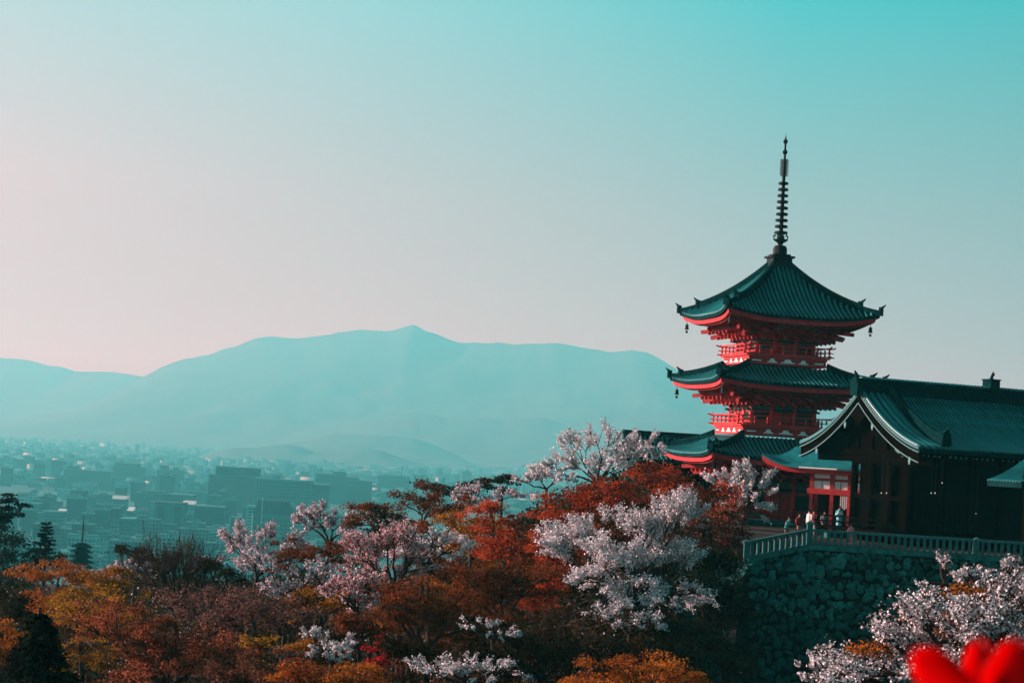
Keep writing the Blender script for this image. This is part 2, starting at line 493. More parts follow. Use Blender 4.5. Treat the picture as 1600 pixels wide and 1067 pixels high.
block('tall plain dark tower between the pale piered block and the narrow tower', 303, 350, 792, 2050, 28, cd, 4, [], 'strip')
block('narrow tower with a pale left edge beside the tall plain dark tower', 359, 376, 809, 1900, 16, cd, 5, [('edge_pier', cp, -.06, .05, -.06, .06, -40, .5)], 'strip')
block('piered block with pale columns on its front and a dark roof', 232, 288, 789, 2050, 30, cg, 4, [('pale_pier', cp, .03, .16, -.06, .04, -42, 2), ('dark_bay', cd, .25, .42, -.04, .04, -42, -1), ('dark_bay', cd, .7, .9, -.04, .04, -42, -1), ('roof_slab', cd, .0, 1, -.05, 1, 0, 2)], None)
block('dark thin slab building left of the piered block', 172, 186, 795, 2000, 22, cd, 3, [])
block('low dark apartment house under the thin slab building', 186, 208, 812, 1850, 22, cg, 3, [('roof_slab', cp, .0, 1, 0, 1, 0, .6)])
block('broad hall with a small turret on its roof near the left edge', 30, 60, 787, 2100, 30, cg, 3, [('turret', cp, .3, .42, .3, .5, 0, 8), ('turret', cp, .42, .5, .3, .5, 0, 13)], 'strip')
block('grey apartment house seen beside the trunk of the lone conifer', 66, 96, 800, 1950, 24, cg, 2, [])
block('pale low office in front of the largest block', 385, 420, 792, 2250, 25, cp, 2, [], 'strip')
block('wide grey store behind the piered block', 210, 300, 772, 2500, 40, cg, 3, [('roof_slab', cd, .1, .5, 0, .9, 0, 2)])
# mansard-roofed block with a flagpole
e, w, h = block('building with a dark sloping mansard roof and a pale flagpole', 393, 457, 806, 1900, 30, cg, 4, [], 'cell', cell=4.2)
mb = MB()
hr = at(420, 782, 1900)[2] - PLAIN
a, b = w / 2, 15.2
t = 0.86
mb.add([(-a, -b, h + .95), (a, -b, h + .95), (a, b, h + .95), (-a, b, h + .95), (-a * t + 2, -b * .7, hr), (a * t - 3, -b * .7, hr), (a * t - 3, b * .7, hr), (-a * t + 2, b * .7, hr)],
       [(3, 2, 1, 0), (4, 5, 6, 7), (0, 1, 5, 4), (1, 2, 6, 5), (2, 3, 7, 6), (3, 0, 4, 7)])
mb.build('mansard_roof', cd, e)
MB().box(-a * .55 - .25, -a * .55 + .25, -b - .5, -b, h - 8, hr + 3).build('flagpole', M['c_white'], e)
MB().box(-a - .4, -a + .6, -b - .4, -b + .6, 0, h + 2).build('edge_pier', M['c_white'], e)
# sunlit white roofs
def white_roof(label, px0, px1, py, D, n, arch=False):
    p0, p1 = at(px0, py, D), at(px1, py, D)
    w = p1[0] - p0[0]
    e = empty('city_hall', ((p0[0] + p1[0]) / 2, D, PLAIN), R(3))
    tag(e, label, 'building', None)
    h = (p0[2] + p1[2]) / 2 - PLAIN
    MB().box(-w / 2, w / 2, 0, 22, -1, h - 2).build('wall', cg, e)
    if arch:
        mb = MB()
        P = [(w / 2 * math.cos(t), w * .26 * math.sin(t) + h - 2) for t in np.linspace(0, math.pi, 15)]
        mb.grid([[(x, 0, z) for x, z in P], [(x, 24, z) for x, z in P], ])
        mb.grid([[(x, 0, z) for x, z in P], [(x * .93, 0, h - 2 + (z - h + 2) * .78) for x, z in P]])
        mb.build('arched_roof', M['c_white'], e)
    else:
        for i in range(n):
            y0 = i * 24 / n
            MB().add([(-w / 2, y0, h - 2), (w / 2, y0, h - 2), (w / 2, y0 + 24 / n * .8, h + 1.6), (-w / 2, y0 + 24 / n * .8, h + 1.6), (-w / 2, y0 + 24 / n * .82, h - 2), (w / 2, y0 + 24 / n * .82, h - 2)],
                     [(0, 1, 2, 3), (3, 2, 5, 4), (0, 3, 4), (1, 5, 2)]).build('roof_bay', M['c_white'], e)
white_roof('bright white sawtooth roof catching the sun left of the piered block', 175, 197, 777, 2300, 3)
white_roof('two bright white roof strips catching the sun left of the tall plain tower', 285, 304, 785, 2250, 2)
white_roof('small bright white roof between the sawtooth roof and the piered block', 198, 208, 795, 2150, 1)
white_roof('white arched roof showing on both sides of the distant pagoda spire', 118, 142, 840, 1750, 1, True)
white_roof('small white gleaming roof beside the crown of the lone conifer', 88, 100, 798, 2050, 1)
# ordinary houses and flats: a few kinds, copied
def house(w, d, h, wall, gable):
    e = empty('city_house', (0, 0, 0))
    MB().box(-w / 2, w / 2, -d / 2, d / 2, -1, h).build('wall', wall, e)
    if gable:
        r = h + d * .28
        MB().add([(-w / 2 - .6, -d / 2 - .7, h - .1), (w / 2 + .6, -d / 2 - .7, h - .1), (w / 2 + .6, 0, r), (-w / 2 - .6, 0, r), (w / 2 + .6, d / 2 + .7, h - .1), (-w / 2 - .6, d / 2 + .7, h - .1)],
                 [(0, 1, 2, 3), (3, 2, 4, 5), (0, 3, 5), (1, 4, 2), (0, 5, 4, 1)]).build('roof', M['c_kawara'], e)
    else:
        MB().box(-w / 2 - .1, w / 2 + .1, -d / 2 - .1, d / 2 + .1, h, h + .8).box(-w * .2, w * .1, -d * .2, d * .2, h + .8, h + 3.4).build('roof', M['c_roof'], e)
    mb = MB()
    windows(mb, w, d, h, 3.2, strip=False)
    tag(mb.build('window_panes', M['c_glass'], e), kind='stuff')
    return e
kinds = [
    (house(12, 9, 6.5, cp, True), 'small pale two storey house with a dark gabled roof in the hazy city', 'pale gabled houses of the city', 0.26),
    (house(15, 10, 7.5, cg, True), 'small grey house with a dark gabled roof in the hazy city', 'grey gabled houses of the city', 0.22),
    (house(24, 13, 15, cp, False), 'pale flat roofed apartment block of middling height in the hazy city', 'pale apartment blocks of the city', 0.2),
    (house(30, 14, 19, cg, False), 'grey flat roofed apartment block of middling height in the hazy city', 'grey apartment blocks of the city', 0.18),
    (house(17, 15, 25, cd, False), 'dark boxy tower of plain floors in the hazy city', 'dark boxy towers of the city', 0.14)]
rc = np.random.default_rng(5)
used = [False] * len(kinds)
k = 0
while k < 290:
    px = rc.uniform(-25, 800)
    off = 78 + 165 * rc.random() ** 0.9
    if px > 560 and off > 110: continue
    D = (CAM[2] - PLAIN) * FPX / off
    j = rc.choice(len(kinds), p=[q[3] for q in kinds])
    src = kinds[j][0]
    o = src if not used[j] else copy_tree(src)
    used[j] = True
    p = at(px, 600, D)
    o.location = (p[0], D, PLAIN)
    o.rotation_euler = (0, 0, R(rc.choice([4, 94, 6, 96, 1])))
    s = rc.uniform(0.85, 1.25)
    o.scale = (s, s, rc.uniform(0.8, 1.25))
    tag(o, kinds[j][1], 'building', kinds[j][2])
    k += 1
# the rest of the plain, thousands of roofs
n = 7000
off = 33 + 75 * rc.random(n) ** 1.2
D = 120 * FPX / off
px = rc.uniform(-250, 1250, n)
X = (px - 800) / FPX * D
h = 4 + 15 * rc.random(n) ** 3
h[rc.random(n) < .03] *= 2.0
w = rc.uniform(9, 42, n); d = rc.uniform(8, 18, n)
cs = np.array([(-1, -1, 0), (1, -1, 0), (1, 1, 0), (-1, 1, 0), (-1, -1, 1), (1, -1, 1), (1, 1, 1), (-1, 1, 1)], float)
V = cs[None] * np.stack([w / 2, d / 2, h + 1], 1)[:, None]
V = V + np.stack([X, D, np.full(n, PLAIN - 1)], 1)[:, None]
F = np.array([(4, 5, 6, 7), (0, 1, 5, 4), (1, 2, 6, 5), (2, 3, 7, 6), (3, 0, 4, 7)])
F = F[None] + (np.arange(n) * 8)[:, None, None]
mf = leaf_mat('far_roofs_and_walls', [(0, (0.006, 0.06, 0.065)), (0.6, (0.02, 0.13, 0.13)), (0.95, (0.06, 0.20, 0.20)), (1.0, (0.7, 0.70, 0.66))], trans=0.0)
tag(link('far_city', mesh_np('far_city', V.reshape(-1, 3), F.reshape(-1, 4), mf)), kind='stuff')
# ------------------------------------------------------------------ terrace, retaining wall, fence
fL, fC, fR = at(1166, 870, 110.5), at(1264, 853, 112), at(1790, 884, 110.0)
fC[2] = 0.0; fR[2] = 0.0; fL[2] = -0.85
fE = np.array([62.0, fR[1] + 3, 0.0])
mb = MB()
poly = [(fC[0] + .3, fC[1] + .7), (fR[0], fR[1] + .7), (62, fR[1] + 3.7), (66, 225), (16, 225), (13.5, 160), (12.5, 140), (13.0, 126), (15.2, 116)]
n = len(poly)
mb.add([(x, y, 0) for x, y in poly] + [(x, y, -15) for x, y in poly], [tuple(range(n)), tuple(range(2 * n - 1, n - 1, -1))] + [(i, i + n, (i + 1) % n + n, (i + 1) % n) for i in range(n)])
tag(mb.build('terrace_ground', M['gravel']), kind='structure')

wall = empty('retaining_wall', (fC[0], fC[1], 0))
tag(wall, 'dark mossy stone retaining wall carrying the slatted fence and temple terrace', 'stone wall')
BAT = math.tan(R(13))
def wall_frames():
    """wall runs: start, end along the top, outward normal; the left end turns back into the slope"""
    back = fL + np.array([-3.5, 9.0, -0.6])
    P = [back, fL, fC, fR, fE]
    return P
WP = [p - np.array([fC[0], fC[1], 0]) for p in wall_frames()]
HW = 15.0
stone_rng = np.random.default_rng(3)
mb = MB()
def wall_out(a, b):
    d = b - a
    o = np.array([d[1], -d[0], 0]); o /= np.linalg.norm(o)
    return o
outs = [wall_out(WP[i], WP[i + 1]) for i in range(4)]
vo = [outs[0]] + [(outs[i] + outs[i + 1]) / (1 + outs[i].dot(outs[i + 1])) for i in range(3)] + [outs[3]]
rowsP = []
for h in np.linspace(0, HW, 9):
    rowsP.append([tuple(p + o * (BAT * h) - np.array([0, 0, h + .05])) for p, o in zip(WP, vo)])
mb.grid(rowsP)
mb.grid([[tuple(p - o * .9 - np.array([0, 0, .05])) for p, o in zip(WP, vo)], rowsP[0]])
mb.build('wall_core', M['mortar'], wall)
def stone_mesh(seed):
    """a rough angular fieldstone: uneven outline, broken facets, a tilted face"""
    r = np.random.default_rng(seed)
    n = int(r.integers(5, 8))
    t = np.linspace(0, 2 * np.pi, n, endpoint=False) + r.uniform(-.34, .34, n)
    rad = r.uniform(.80, 1.18, n)
    tx, ty = r.uniform(-.35, .35, 2)
    def lay(f, z):
        x, y = np.cos(t) * rad * f, np.sin(t) * rad * f
        return np.stack([x, y, z + (tx * x + ty * y) * (z > 0) + r.uniform(-.09, .09, n)], 1)
    V = np.vstack([lay(1.0, -.4), lay(.90, .18), lay(.55, .42), [[r.uniform(-.2, .2), r.uniform(-.2, .2), r.uniform(.40, .58)]]])
    F = []
    for k in range(n):
        k2 = (k + 1) % n
        F += [(k, k2, n + k2, n + k), (n + k, n + k2, 2 * n + k2, 2 * n + k), (2 * n + k, 2 * n + k2, 3 * n)]
    return V, F
protos = [stone_mesh(100 + i) for i in range(22)]
proto_me = []
for V, F in protos:
    q = MB().add(V, F)
    proto_me.append(q.mesh('stone', M['stone']))
cells = []
for i in range(4):
    a, b = WP[i], WP[i + 1]
    L = np.linalg.norm((b - a)[:2])
    slope = (b - a) / L
    h = 0.28
    while h < 12.5:
        rowh = stone_rng.uniform(.30, .56)
        s = stone_rng.uniform(-.4, .3) - (BAT * h * .3 if i > 1 else 0)
        smax = L + (0 if i < 3 else 0)
        while s < smax:
            wd = rowh * stone_rng.uniform(.95, 1.75)
            if stone_rng.random() < .28: wd *= .58
            sc_ = s + wd / 2
            if 0 < sc_ < smax + .3:
                p = a + slope * sc_ + outs[i] * (BAT * h) - np.array([0, 0, h + stone_rng.uniform(-.16, .16)])
                big_ = 1.55 if stone_rng.random() < .09 else 1.0
                cells.append((p + outs[i] * (.06 if big_ > 1 else 0), outs[i], wd * big_, rowh * big_ * stone_rng.uniform(.75, 1.35), i))
            s += wd * .97
        h += rowh * .93
def stone_matrix(p, o, wd, ht):
    nrm = Vector((o[0], o[1], BAT)).normalized()
    xa = Vector((0, 0, 1)).cross(nrm).normalized()
    ya = nrm.cross(xa)
    Mx = Matrix(((xa.x, ya.x, nrm.x, p[0]), (xa.y, ya.y, nrm.y, p[1]), (xa.z, ya.z, nrm.z, p[2]), (0, 0, 0, 1)))
    return Mx @ Matrix.Rotation(stone_rng.uniform(-.6, .6), 4, 'Z') @ Matrix.Diagonal((wd * .52, ht * .58, stone_rng.uniform(.22, .46), 1))
def cell_key(c):
    X = c[0] + np.array([fC[0], fC[1], 0])
    px = 800 + X[0] / X[1] * FPX
    vis = (px < 1640) and c[4] in (1, 2)
    return (0 if vis else 1, -c[0][2] + (2.5 if c[0][0] > 9 else 0))
cells.sort(key=cell_key)
rest = MB()
for k, (p, o, wd, ht, i) in enumerate(cells):
    Mx = stone_matrix(p, o, wd, ht)
    j = int(stone_rng.integers(22))
    if k < 298:
        link('stone', proto_me[j], wall, Mx)
    else:
        V, F = protos[j]
        rest.add([Mx @ Vector(q) for q in V], F)
tag(rest.build('rubble_stones', M['stone'], wall), kind='stuff')
# coping under the fence
mb = MB()
for i in (1, 2, 3):
    mb.beam(tuple(WP[i] + np.array([0, 0, .04])), tuple(WP[i + 1] + np.array([0, 0, .04])), .5, .22)
mb.build('coping', M['stone'], wall)

fence = empty('terrace_fence', (fC[0], fC[1], 0))
tag(fence, 'grey green slatted timber fence along the top of the stone wall', 'fence')
bal = MB().box(-.085, .085, -.06, .06, .15, .98).mesh('baluster', M['fence'])
for i in (1, 2):
    a, b = Vector(WP[i]), Vector(WP[i + 1])
    L = (b - a).length
    d = (b - a) / L
    n = int(L / .362)
    ang = math.atan2(d.y, d.x)
    for k in range(1, n):
        p = a + d * (k * L / n)
        if i == 2 and k % 26 == 0: continue
        o = link('baluster', bal, fence)
        o.location = p + Vector((0, 0, stone_rng.uniform(-.01, .01)))
        o.rotation_euler = (0, 0, ang + stone_rng.uniform(-.06, .06))
    up = Vector((0, 0, 1))
    MB().beam(a + up * 1.05, b + up * 1.05, .26, .15).build('top_rail', M['fence'], fence)
    MB().beam(a + up * .20, b + up * .20, .16, .10).build('bottom_rail', M['fence'], fence)
def fpost(p, h):
    o = MB().box(-.16, .16, -.16, .16, -.1, h).box(-.21, .21, -.21, .21, h, h + .08).add([(-.2, -.2, h + .08), (.2, -.2, h + .08), (.2, .2, h + .08), (-.2, .2, h + .08), (0, 0, h + .24)], [(0, 1, 4), (1, 2, 4), (2, 3, 4), (3, 0, 4)]).build('post', M['fence'], fence)
    o.location = p
fpost(Vector(WP[2]), 1.38)
fpost(Vector(WP[1]), 1.0)
a, b = Vector(WP[2]), Vector(WP[3])
n = int((b - a).length / .362)
for k in range(26, n, 26):
    fpost(a + (b - a) * (k / n), 1.02)

# ------------------------------------------------------------------ the three-storey pagoda
def sweep(mb, pts, w, h, taper=1.0):
    """rectangular bar along pts (top-heavy ridge of tiles)"""
    pts = [Vector(p) for p in pts]
    vs, fs = [], []
    n = len(pts)
    for i, p in enumerate(pts):
        d = (pts[min(i + 1, n - 1)] - pts[max(i - 1, 0)])
        a = Vector((d.y, -d.x, 0)).normalized()
        k = 1 + (taper - 1) * i / (n - 1)
        for x, z in ((-.5, -.5), (.5, -.5), (.5, .25), (.22, .5), (-.22, .5), (-.5, .25)):
            vs.append(p + a * (x * w * k) + Vector((0, 0, z * h * k)))
    for i in range(n - 1):
        for k in range(6):
            k2 = (k + 1) % 6
            fs.append((i * 6 + k, i * 6 + k2, (i + 1) * 6 + k2, (i + 1) * 6 + k))
    fs += [(5, 4, 3, 2, 1, 0), tuple((n - 1) * 6 + k for k in range(6))]
    return mb.add(vs, fs)
def hip_roof(parent, he, hi, ze, zi, lift, wall_b, visible=(0, 3), drop=1.55, bell=True):
    H = zi - ze
    def P(u, v, dz=0.0, inset=0.0):
        w = he - inset + (hi - he + inset) * v + .30 * abs(u) ** 5 * (1 - v)
        z = ze + H * (.52 * v + .48 * v * v) + lift * abs(u) ** 3.2 * (1 - v) ** 1.6 + dz
        return Vector((u * w, -w, z))
    us = np.linspace(-1, 1, 29)
    vsn = np.linspace(0, 1, 11)
    mb = MB()
    for k in range(4):
        Q = rotz(k * math.pi / 2)
        mb.grid([[Q @ P(u, v) for u in us] for v in vsn])
        mb.grid([[Q @ P(u, 0, -.20) for u in us], [Q @ P(u, 0) for u in us]])
        mb.grid([[Q @ P(u, 0, -.20, .5) for u in us], [Q @ P(u, 0, -.20) for u in us]])
    root = mb.build('roof', M['tile_base'], parent)
    # round tile rows running up the slope
    rows = MB()
    spc = .365
    nx_ = int((he - .1) / spc)
    for k in range(4):
        Q = rotz(k * math.pi / 2)
        for i in range(-nx_, nx_ + 1):
            x = i * spc
            vm = min(1.0, (he - abs(x) + .1) / (he - hi)) - .015
            if vm < .06: continue
            pts = []
            for v in np.linspace(0, vm, 7):
                w = he + (hi - he) * v
                u = max(-1, min(1, x / w))
                p = P(u, v, .045)
                p.x = x if abs(u) < 1 else p.x
                pts.append(Q @ p)
            pts[0] = pts[0] + (Q @ Vector((0, -.05, 0)))
            if k in visible:
                m1 = MB()
                m1.tube(pts, .105, 6)
                m1.build('tile_row', M['tile'], root, smooth=True)
            else:
                rows.tube(pts, .088, 5)
    tag(rows.build('rear_tile_rows', M['tile'], root), kind='stuff')
    # hips with their end tiles
    for k in range(4):
        Q = rotz(k * math.pi / 2)
        mb = MB()
        sweep(mb, [Q @ P(1, v, .26) for v in np.linspace(.20, 1, 14)], .42, .50)
        sweep(mb, [Q @ P(1, v, .17) for v in np.linspace(-.012, .27, 8)], .38, .40)
        for v, s in ((.205, 1.0), (-.01, .9)):
            c = Q @ P(1, v, .25)
            out = (Q @ Vector((1, -1, 0))).normalized()
            mb.beam(c - Vector((0, 0, .3 * s)), c + Vector((0, 0, .42 * s)), .5 * s, .22 * s, up=out)
            mb.tube([c + out * .05 + Vector((0, 0, .3 * s)), c + out * .12 * s + Vector((0, 0, .42 * s)), c + out * .28 * s + Vector((0, 0, .50 * s)), c + out * .40 * s + Vector((0, 0, .64 * s))], [.12 * s, .10 * s, .08 * s, .03], 6)
        mb.build('hip_ridge', M['tile_dark'], root)
    # painted eave: board, soffit, rafters
    for k in range(4):
        Q = rotz(k * math.pi / 2)
        mb = MB()
        A = [Q @ P(u, 0, -.203, .20) for u in us]
        B = [Q @ P(u, 0, -.54, .26) for u in us]
        C = [Q @ P(u, 0, -.54, .66) for u in us]
        mb.grid([B, A]); mb.grid([C, B])
        mb.build('eave_board', M['red'], root)
        mb = MB()
        uw = [Q @ Vector((u * (wall_b + 1.9), -(wall_b + 1.9), ze - .52)) for u in us]
        mb.grid([uw, [p + Vector((0, 0, .05)) for p in C]])
        mb.build('soffit', M['rafter'], root)
        ra = MB()
        for x in np.arange(-he + .35, he - .3, .30):
            u = x / he
            p1 = P(u, 0, -.60, .50)
            q = min(1, (wall_b + 1.9) / he * 1.0)
            p0 = Vector((u * (wall_b + 1.9) if abs(u) > .4 else x * .9, -(wall_b + 1.7), ze - .55))
            ra.beam(Q @ p0, Q @ p1, .13, .15)
        for x in np.arange(-he + .9, he - .8, .30):
            u = x / he
            p1 = P(u, 0, -.86, 1.55)
            p0 = Vector((x * .8, -(wall_b + .9), ze - .80))
            ra.beam(Q @ p0, Q @ p1, .13, .16)
        tag(ra.build('rafters', M['rafter'], root), kind='stuff')
        # corner timbers
        for r0, r1, z0, z1, s in ((wall_b, he - .12, -.66, lift * .98 - .50, .26), (wall_b, he * .80, -.70, -.98, .26), (wall_b, he * .69, -.98, -1.42, .28)):
            o = MB().beam(Q @ Vector((r0, -r0, ze + z0)), Q @ Vector((r1, -r1, ze + z1)), s, s * 1.1).build('corner_beam', M['red_dull'], root)
    # stepped bracket courses
    for j, (o_, z_) in enumerate(((.38, 1.32), (1.0, 1.02), (1.62, .74))):
        mb = MB()
        w = wall_b + o_
        for k in range(4):
            Q = rotz(k * math.pi / 2)
            mb.beam(Q @ Vector((-w - .45, -w, ze - z_)), Q @ Vector((w + .45, -w, ze - z_)), .24, .26)
            w2 = w - .62
            mb.grid([[Q @ Vector((-w, -w, ze - z_ + .12)), Q @ Vector((w, -w, ze - z_ + .12))], [Q @ Vector((-w2, -w2, ze - z_ + .02)), Q @ Vector((w2, -w2, ze - z_ + .02))]])
        mb.build('bracket_course', M['rafter'], parent)
    br = MB()
    br.box(-.20, .20, -.45, .15, -1.62, -1.34).box(-.5, .5, -.52, -.26, -1.40, -1.22).box(-.17, .17, -1.15, 0, -1.30, -1.10)
    br.box(-.45, .45, -1.12, -.88, -1.12, -.94).box(-.16, .16, -1.78, -.3, -1.0, -.82).box(-.42, .42, -1.75, -1.5, -.86, -.68)
    br.beam((0, -.2, -.62), (0, -2.5, -1.22), .20, .24)
    br.beam((0, -.2, -1.05), (0, -1.75, -1.58), .20, .22)
    bme = br.mesh('bracket', M['red_dull'])
    for k in range(4):
        for x in np.linspace(-wall_b, wall_b, 6):
            link('bracket', bme, parent, rotz(k * math.pi / 2) @ tr(x, -wall_b, ze))
    if bell:
        for k in range(4):
            Q = rotz(k * math.pi / 2)
            c = Q @ P(1, 0, -.62, .5)
            b = MB().tube([c + Vector((0, 0, .15)), c - Vector((0, 0, .30))], .025, 5).lathe([(.05, -.28), (.13, -.34), (.15, -.62), (.19, -.72), (.17, -.72)], 8, c).build('wind_bell', M['bronze'], parent)
            MB().box(c.x - .09, c.x + .09, c.y - .015, c.y + .015, c.z - 1.0, c.z - .80).build('clapper', M['bronze'], b)
    return root
def storey(parent, b, z0, z1, door=True):
    """columns, beams, doors, slatted windows and plaster of one storey, z0 floor to z1 wall head"""
    H = z1 - z0
    MB().box(-b + .09, b - .09, -b + .09, b - .09, z0, z1 + .9).build('painted_wall', M['paint_green'], parent)
    cm = MB().lathe([(.17, 0), (.17, H)], 10).mesh('column', M['red'], True)
    xs = [-b, -b * .36, b * .36, b]
    for k in range(4):
        Q = rotz(k * math.pi / 2)
        for x in xs[:3]:
            link('column', cm, parent, Q @ tr(x, -b, z0))
        mb = MB()
        mb.box(-b * .34, b * .34, -b - .06, -b + .1, z0 + .12, z0 + H * .66)
        d = mb.build('door', M['red_dull'], parent, Q)
        MB().box(-.03, .03, -b - .10, -b - .06, z0 + .12, z0 + H * .66).build('door_joint', M['dark'], d)
        for s in (-1, 1):
            w = MB()
            cx = s * b * .68
            for sx in np.arange(-b * .24, b * .245, .085):
                w.box(cx + sx - .022, cx + sx + .022, -b - .02, -b + .03, z0 + H * .24, z0 + H * .62)
            f = MB()
            f.box(cx - b * .28, cx + b * .28, -b - .05, -b + .1, z0 + H * .16, z0 + H * .24).box(cx - b * .28, cx + b * .28, -b - .05, -b + .1, z0 + H * .62, z0 + H * .69)
            f.box(cx - b * .28, cx - b * .25, -b - .05, -b + .1, z0 + H * .24, z0 + H * .62).box(cx + b * .25, cx + b * .28, -b - .05, -b + .1, z0 + H * .24, z0 + H * .62)
            fo = f.build('window_frame', M['red_dull'], parent, Q)
            w.build('slats', M['green'], fo)
            MB().box(cx - b * .25, cx + b * .25, -b + .035, -b + .06, z0 + H * .24, z0 + H * .62).build('window_back', M['dark'], fo)
        e = .42
        ex = e if k % 2 == 0 else e - .004
        for zz, hh, mm in ((z0 + .09, .16, 'red_dull'), (z0 + H * .74, .17, 'green'), (z0 + H * .97, .2, 'green')):
            dz = 0 if k % 2 == 0 else .03
            MB().box(-b - ex, b + ex, -b - .12, -b + .06, zz - hh / 2 + dz, zz + hh / 2 + dz).build('tie_beam', M[mm], parent, Q)
def balcony(parent, h, zf, zb, rail=.72):
    root = MB().box(-h, h, -h, h, zf - .10, zf).build('balcony', M['red'], parent)
    W_ = h - .22
    MB().box(-W_ + .05, W_ - .05, -W_ + .05, W_ - .05, zb + .02, zf - .11).build('waist_panel', M['red_dull'], root)
    hh = zf - .12 - zb
    post = MB().box(-.055, .055, -.055, .055, 0, rail - .05).mesh('rail_post', M['red'])
    for k in range(4):
        Q = rotz(k * math.pi / 2)
        ex = 0 if k % 2 == 0 else .003
        MB().box(-W_ - ex, W_ + ex, -W_ - .03, -W_ + .06, zb, zb + .14).box(-W_ - ex, W_ + ex, -W_ - .03, -W_ + .06, zf - .26, zf - .105).build('waist_beam', M['red'], root, Q)
        z0, t = zb + .145, hh - .30
        bell_ = lambda c, w: [(c - w, z0), (c + w, z0), (c + w, z0 + t * .18), (c + w * .55, z0 + t * .35), (c + w * .42, z0 + t * .8), (c + w * .2, z0 + t), (c - w * .2, z0 + t), (c - w * .42, z0 + t * .8), (c - w * .55, z0 + t * .35), (c - w, z0 + t * .18)]
        for c, w, kind in ((-.80, .36, 0), (-.40, .40, 1), (0, .56, 1), (.40, .40, 1), (.80, .36, 0)):
            poly = bell_(c * W_, w) if kind else [(c * W_ - w, z0 + t * .25), (c * W_ + w, z0 + t * .25), (c * W_ + w, z0 + t * .55), (c * W_ - w, z0 + t * .55)]
            MB().prism(poly, .05, tr(0, -W_ - .0, 0)).build('plaster_inset', M['plaster'], root, Q)
        for zz, s, ext in ((.07, .10, .30), (rail * .55, .07, .22), (rail, .10, .42)):
            o = MB()
            y = -h + .10
            dz = 0 if k % 2 == 0 else s * .9
            pts = [(-h - ext, y, zf + zz + dz * .5 + (.10 if ext > .4 else 0)), (-h - .1, y, zf + zz + dz * .5), (h + .1, y, zf + zz + dz * .5), (h + ext, y, zf + zz + dz * .5 + (.10 if ext > .4 else 0))]
            for a_, b_ in zip(pts, pts[1:]):
                o.beam(a_, b_, s, s)
            o.build('rail', M['red'], root, Q)
        for x in np.linspace(-h + .10, h - .10, 8)[:-1]:
            link('rail_post', post, root, Q @ tr(x, -h + .10, zf))
    return root

PG = at(1203, 700, 150)
pag = empty('pagoda', (PG[0], PG[1], 0), R(11.5))
tag(pag, 'vermilion three storey pagoda with curved green tiled roofs and a tall bronze spire', 'pagoda')
MB().box(-4.3, 4.3, -4.3, 4.3, -.3, .45).box(-1.3, 1.3, -5.0, -4.3, -.3, .25).build('stone_base', M['stone'], pag)
storey(pag, 2.9, .45, 3.55)
hip_roof(pag, 6.75, 3.52, 5.05, 6.62, .45, 2.9)
balcony(pag, 3.68, 7.55, 6.82)
storey(pag, 2.55, 7.56, 9.2)
hip_roof(pag, 6.2, 3.20, 10.72, 12.08, .38, 2.55)
balcony(pag, 3.36, 12.98, 12.25)
storey(pag, 2.30, 12.99, 14.5)
hip_roof(pag, 5.78, .55, 15.82, 20.15, .55, 2.30)
# spire
sp = MB().box(-.78, .78, -.78, .78, 20.0, 20.75).box(-.95, .95, -.95, .95, 20.75, 20.9).box(-.68, .68, -.68, .68, 20.9, 21.05).build('spire', M['bronze'], pag)
MB().lathe([(.55, 21.05), (.56, 21.5), (.45, 21.72), (.2, 21.8)], 12).build('bowl', M['bronze'], sp, smooth=False)
MB().lathe([(.14, 21.75), (.24, 21.95), (.48, 22.25), (.30, 22.30), (.15, 22.45)], 12).build('lotus_flower', M['bronze'], sp)
for k in range(8):
    a = k * math.pi / 4
    c, s = math.cos(a), math.sin(a)
    MB().tube([(.30 * c, .30 * s, 22.05), (.55 * c, .55 * s, 22.22), (.60 * c, .60 * s, 22.48), (.48 * c, .48 * s, 22.60), (.42 * c, .42 * s, 22.46)], [.05, .06, .05, .05, .03], 5).build('petal_scroll', M['bronze'], sp)
MB().tube([(0, 0, 21.7), (0, 0, 27.0), (0, 0, 30.3)], [.18, .14, .07], 8).build('mast', M['bronze'], sp)
for i in range(9):
    z = 22.78 + i * .487
    r = .52 - i * .017
    g = MB().lathe([(r - .04, -.07), (r, -.09), (r + .01, .05), (r - .05, .09), (.2, .04), (.2, -.04)], 14, (0, 0, z)).build('ring', M['bronze'], sp)
for k in range(4):
    mb = MB()
    a = rotz(k * math.pi / 2 + .3)
    for x in (.20, .29, .38):
        mb.beam(a @ Vector((x, 0, 27.15 + x * .3)), a @ Vector((x, 0, 28.62 - x * .2)), .028, .028)
    for z in np.linspace(27.3, 28.5, 9):
        mb.beam(a @ Vector((.05, 0, z)), a @ Vector((.40, 0, z + .07)), .022, .03)
    mb.build('flame_plate', M['bronze'], sp)
for z, r in ((29.15, .21), (29.98, .20)):
    MB().lathe([(.04, -r), (r * .7, -r * .7), (r, 0), (r * .7, r * .7), (.05, r)], 10, (0, 0, z)).build('orb', M['bronze'], sp)
MB().tube([(0, 0, 30.1), (0, 0, 30.62)], [.06, .01], 6).build('tip', M['bronze'], sp)

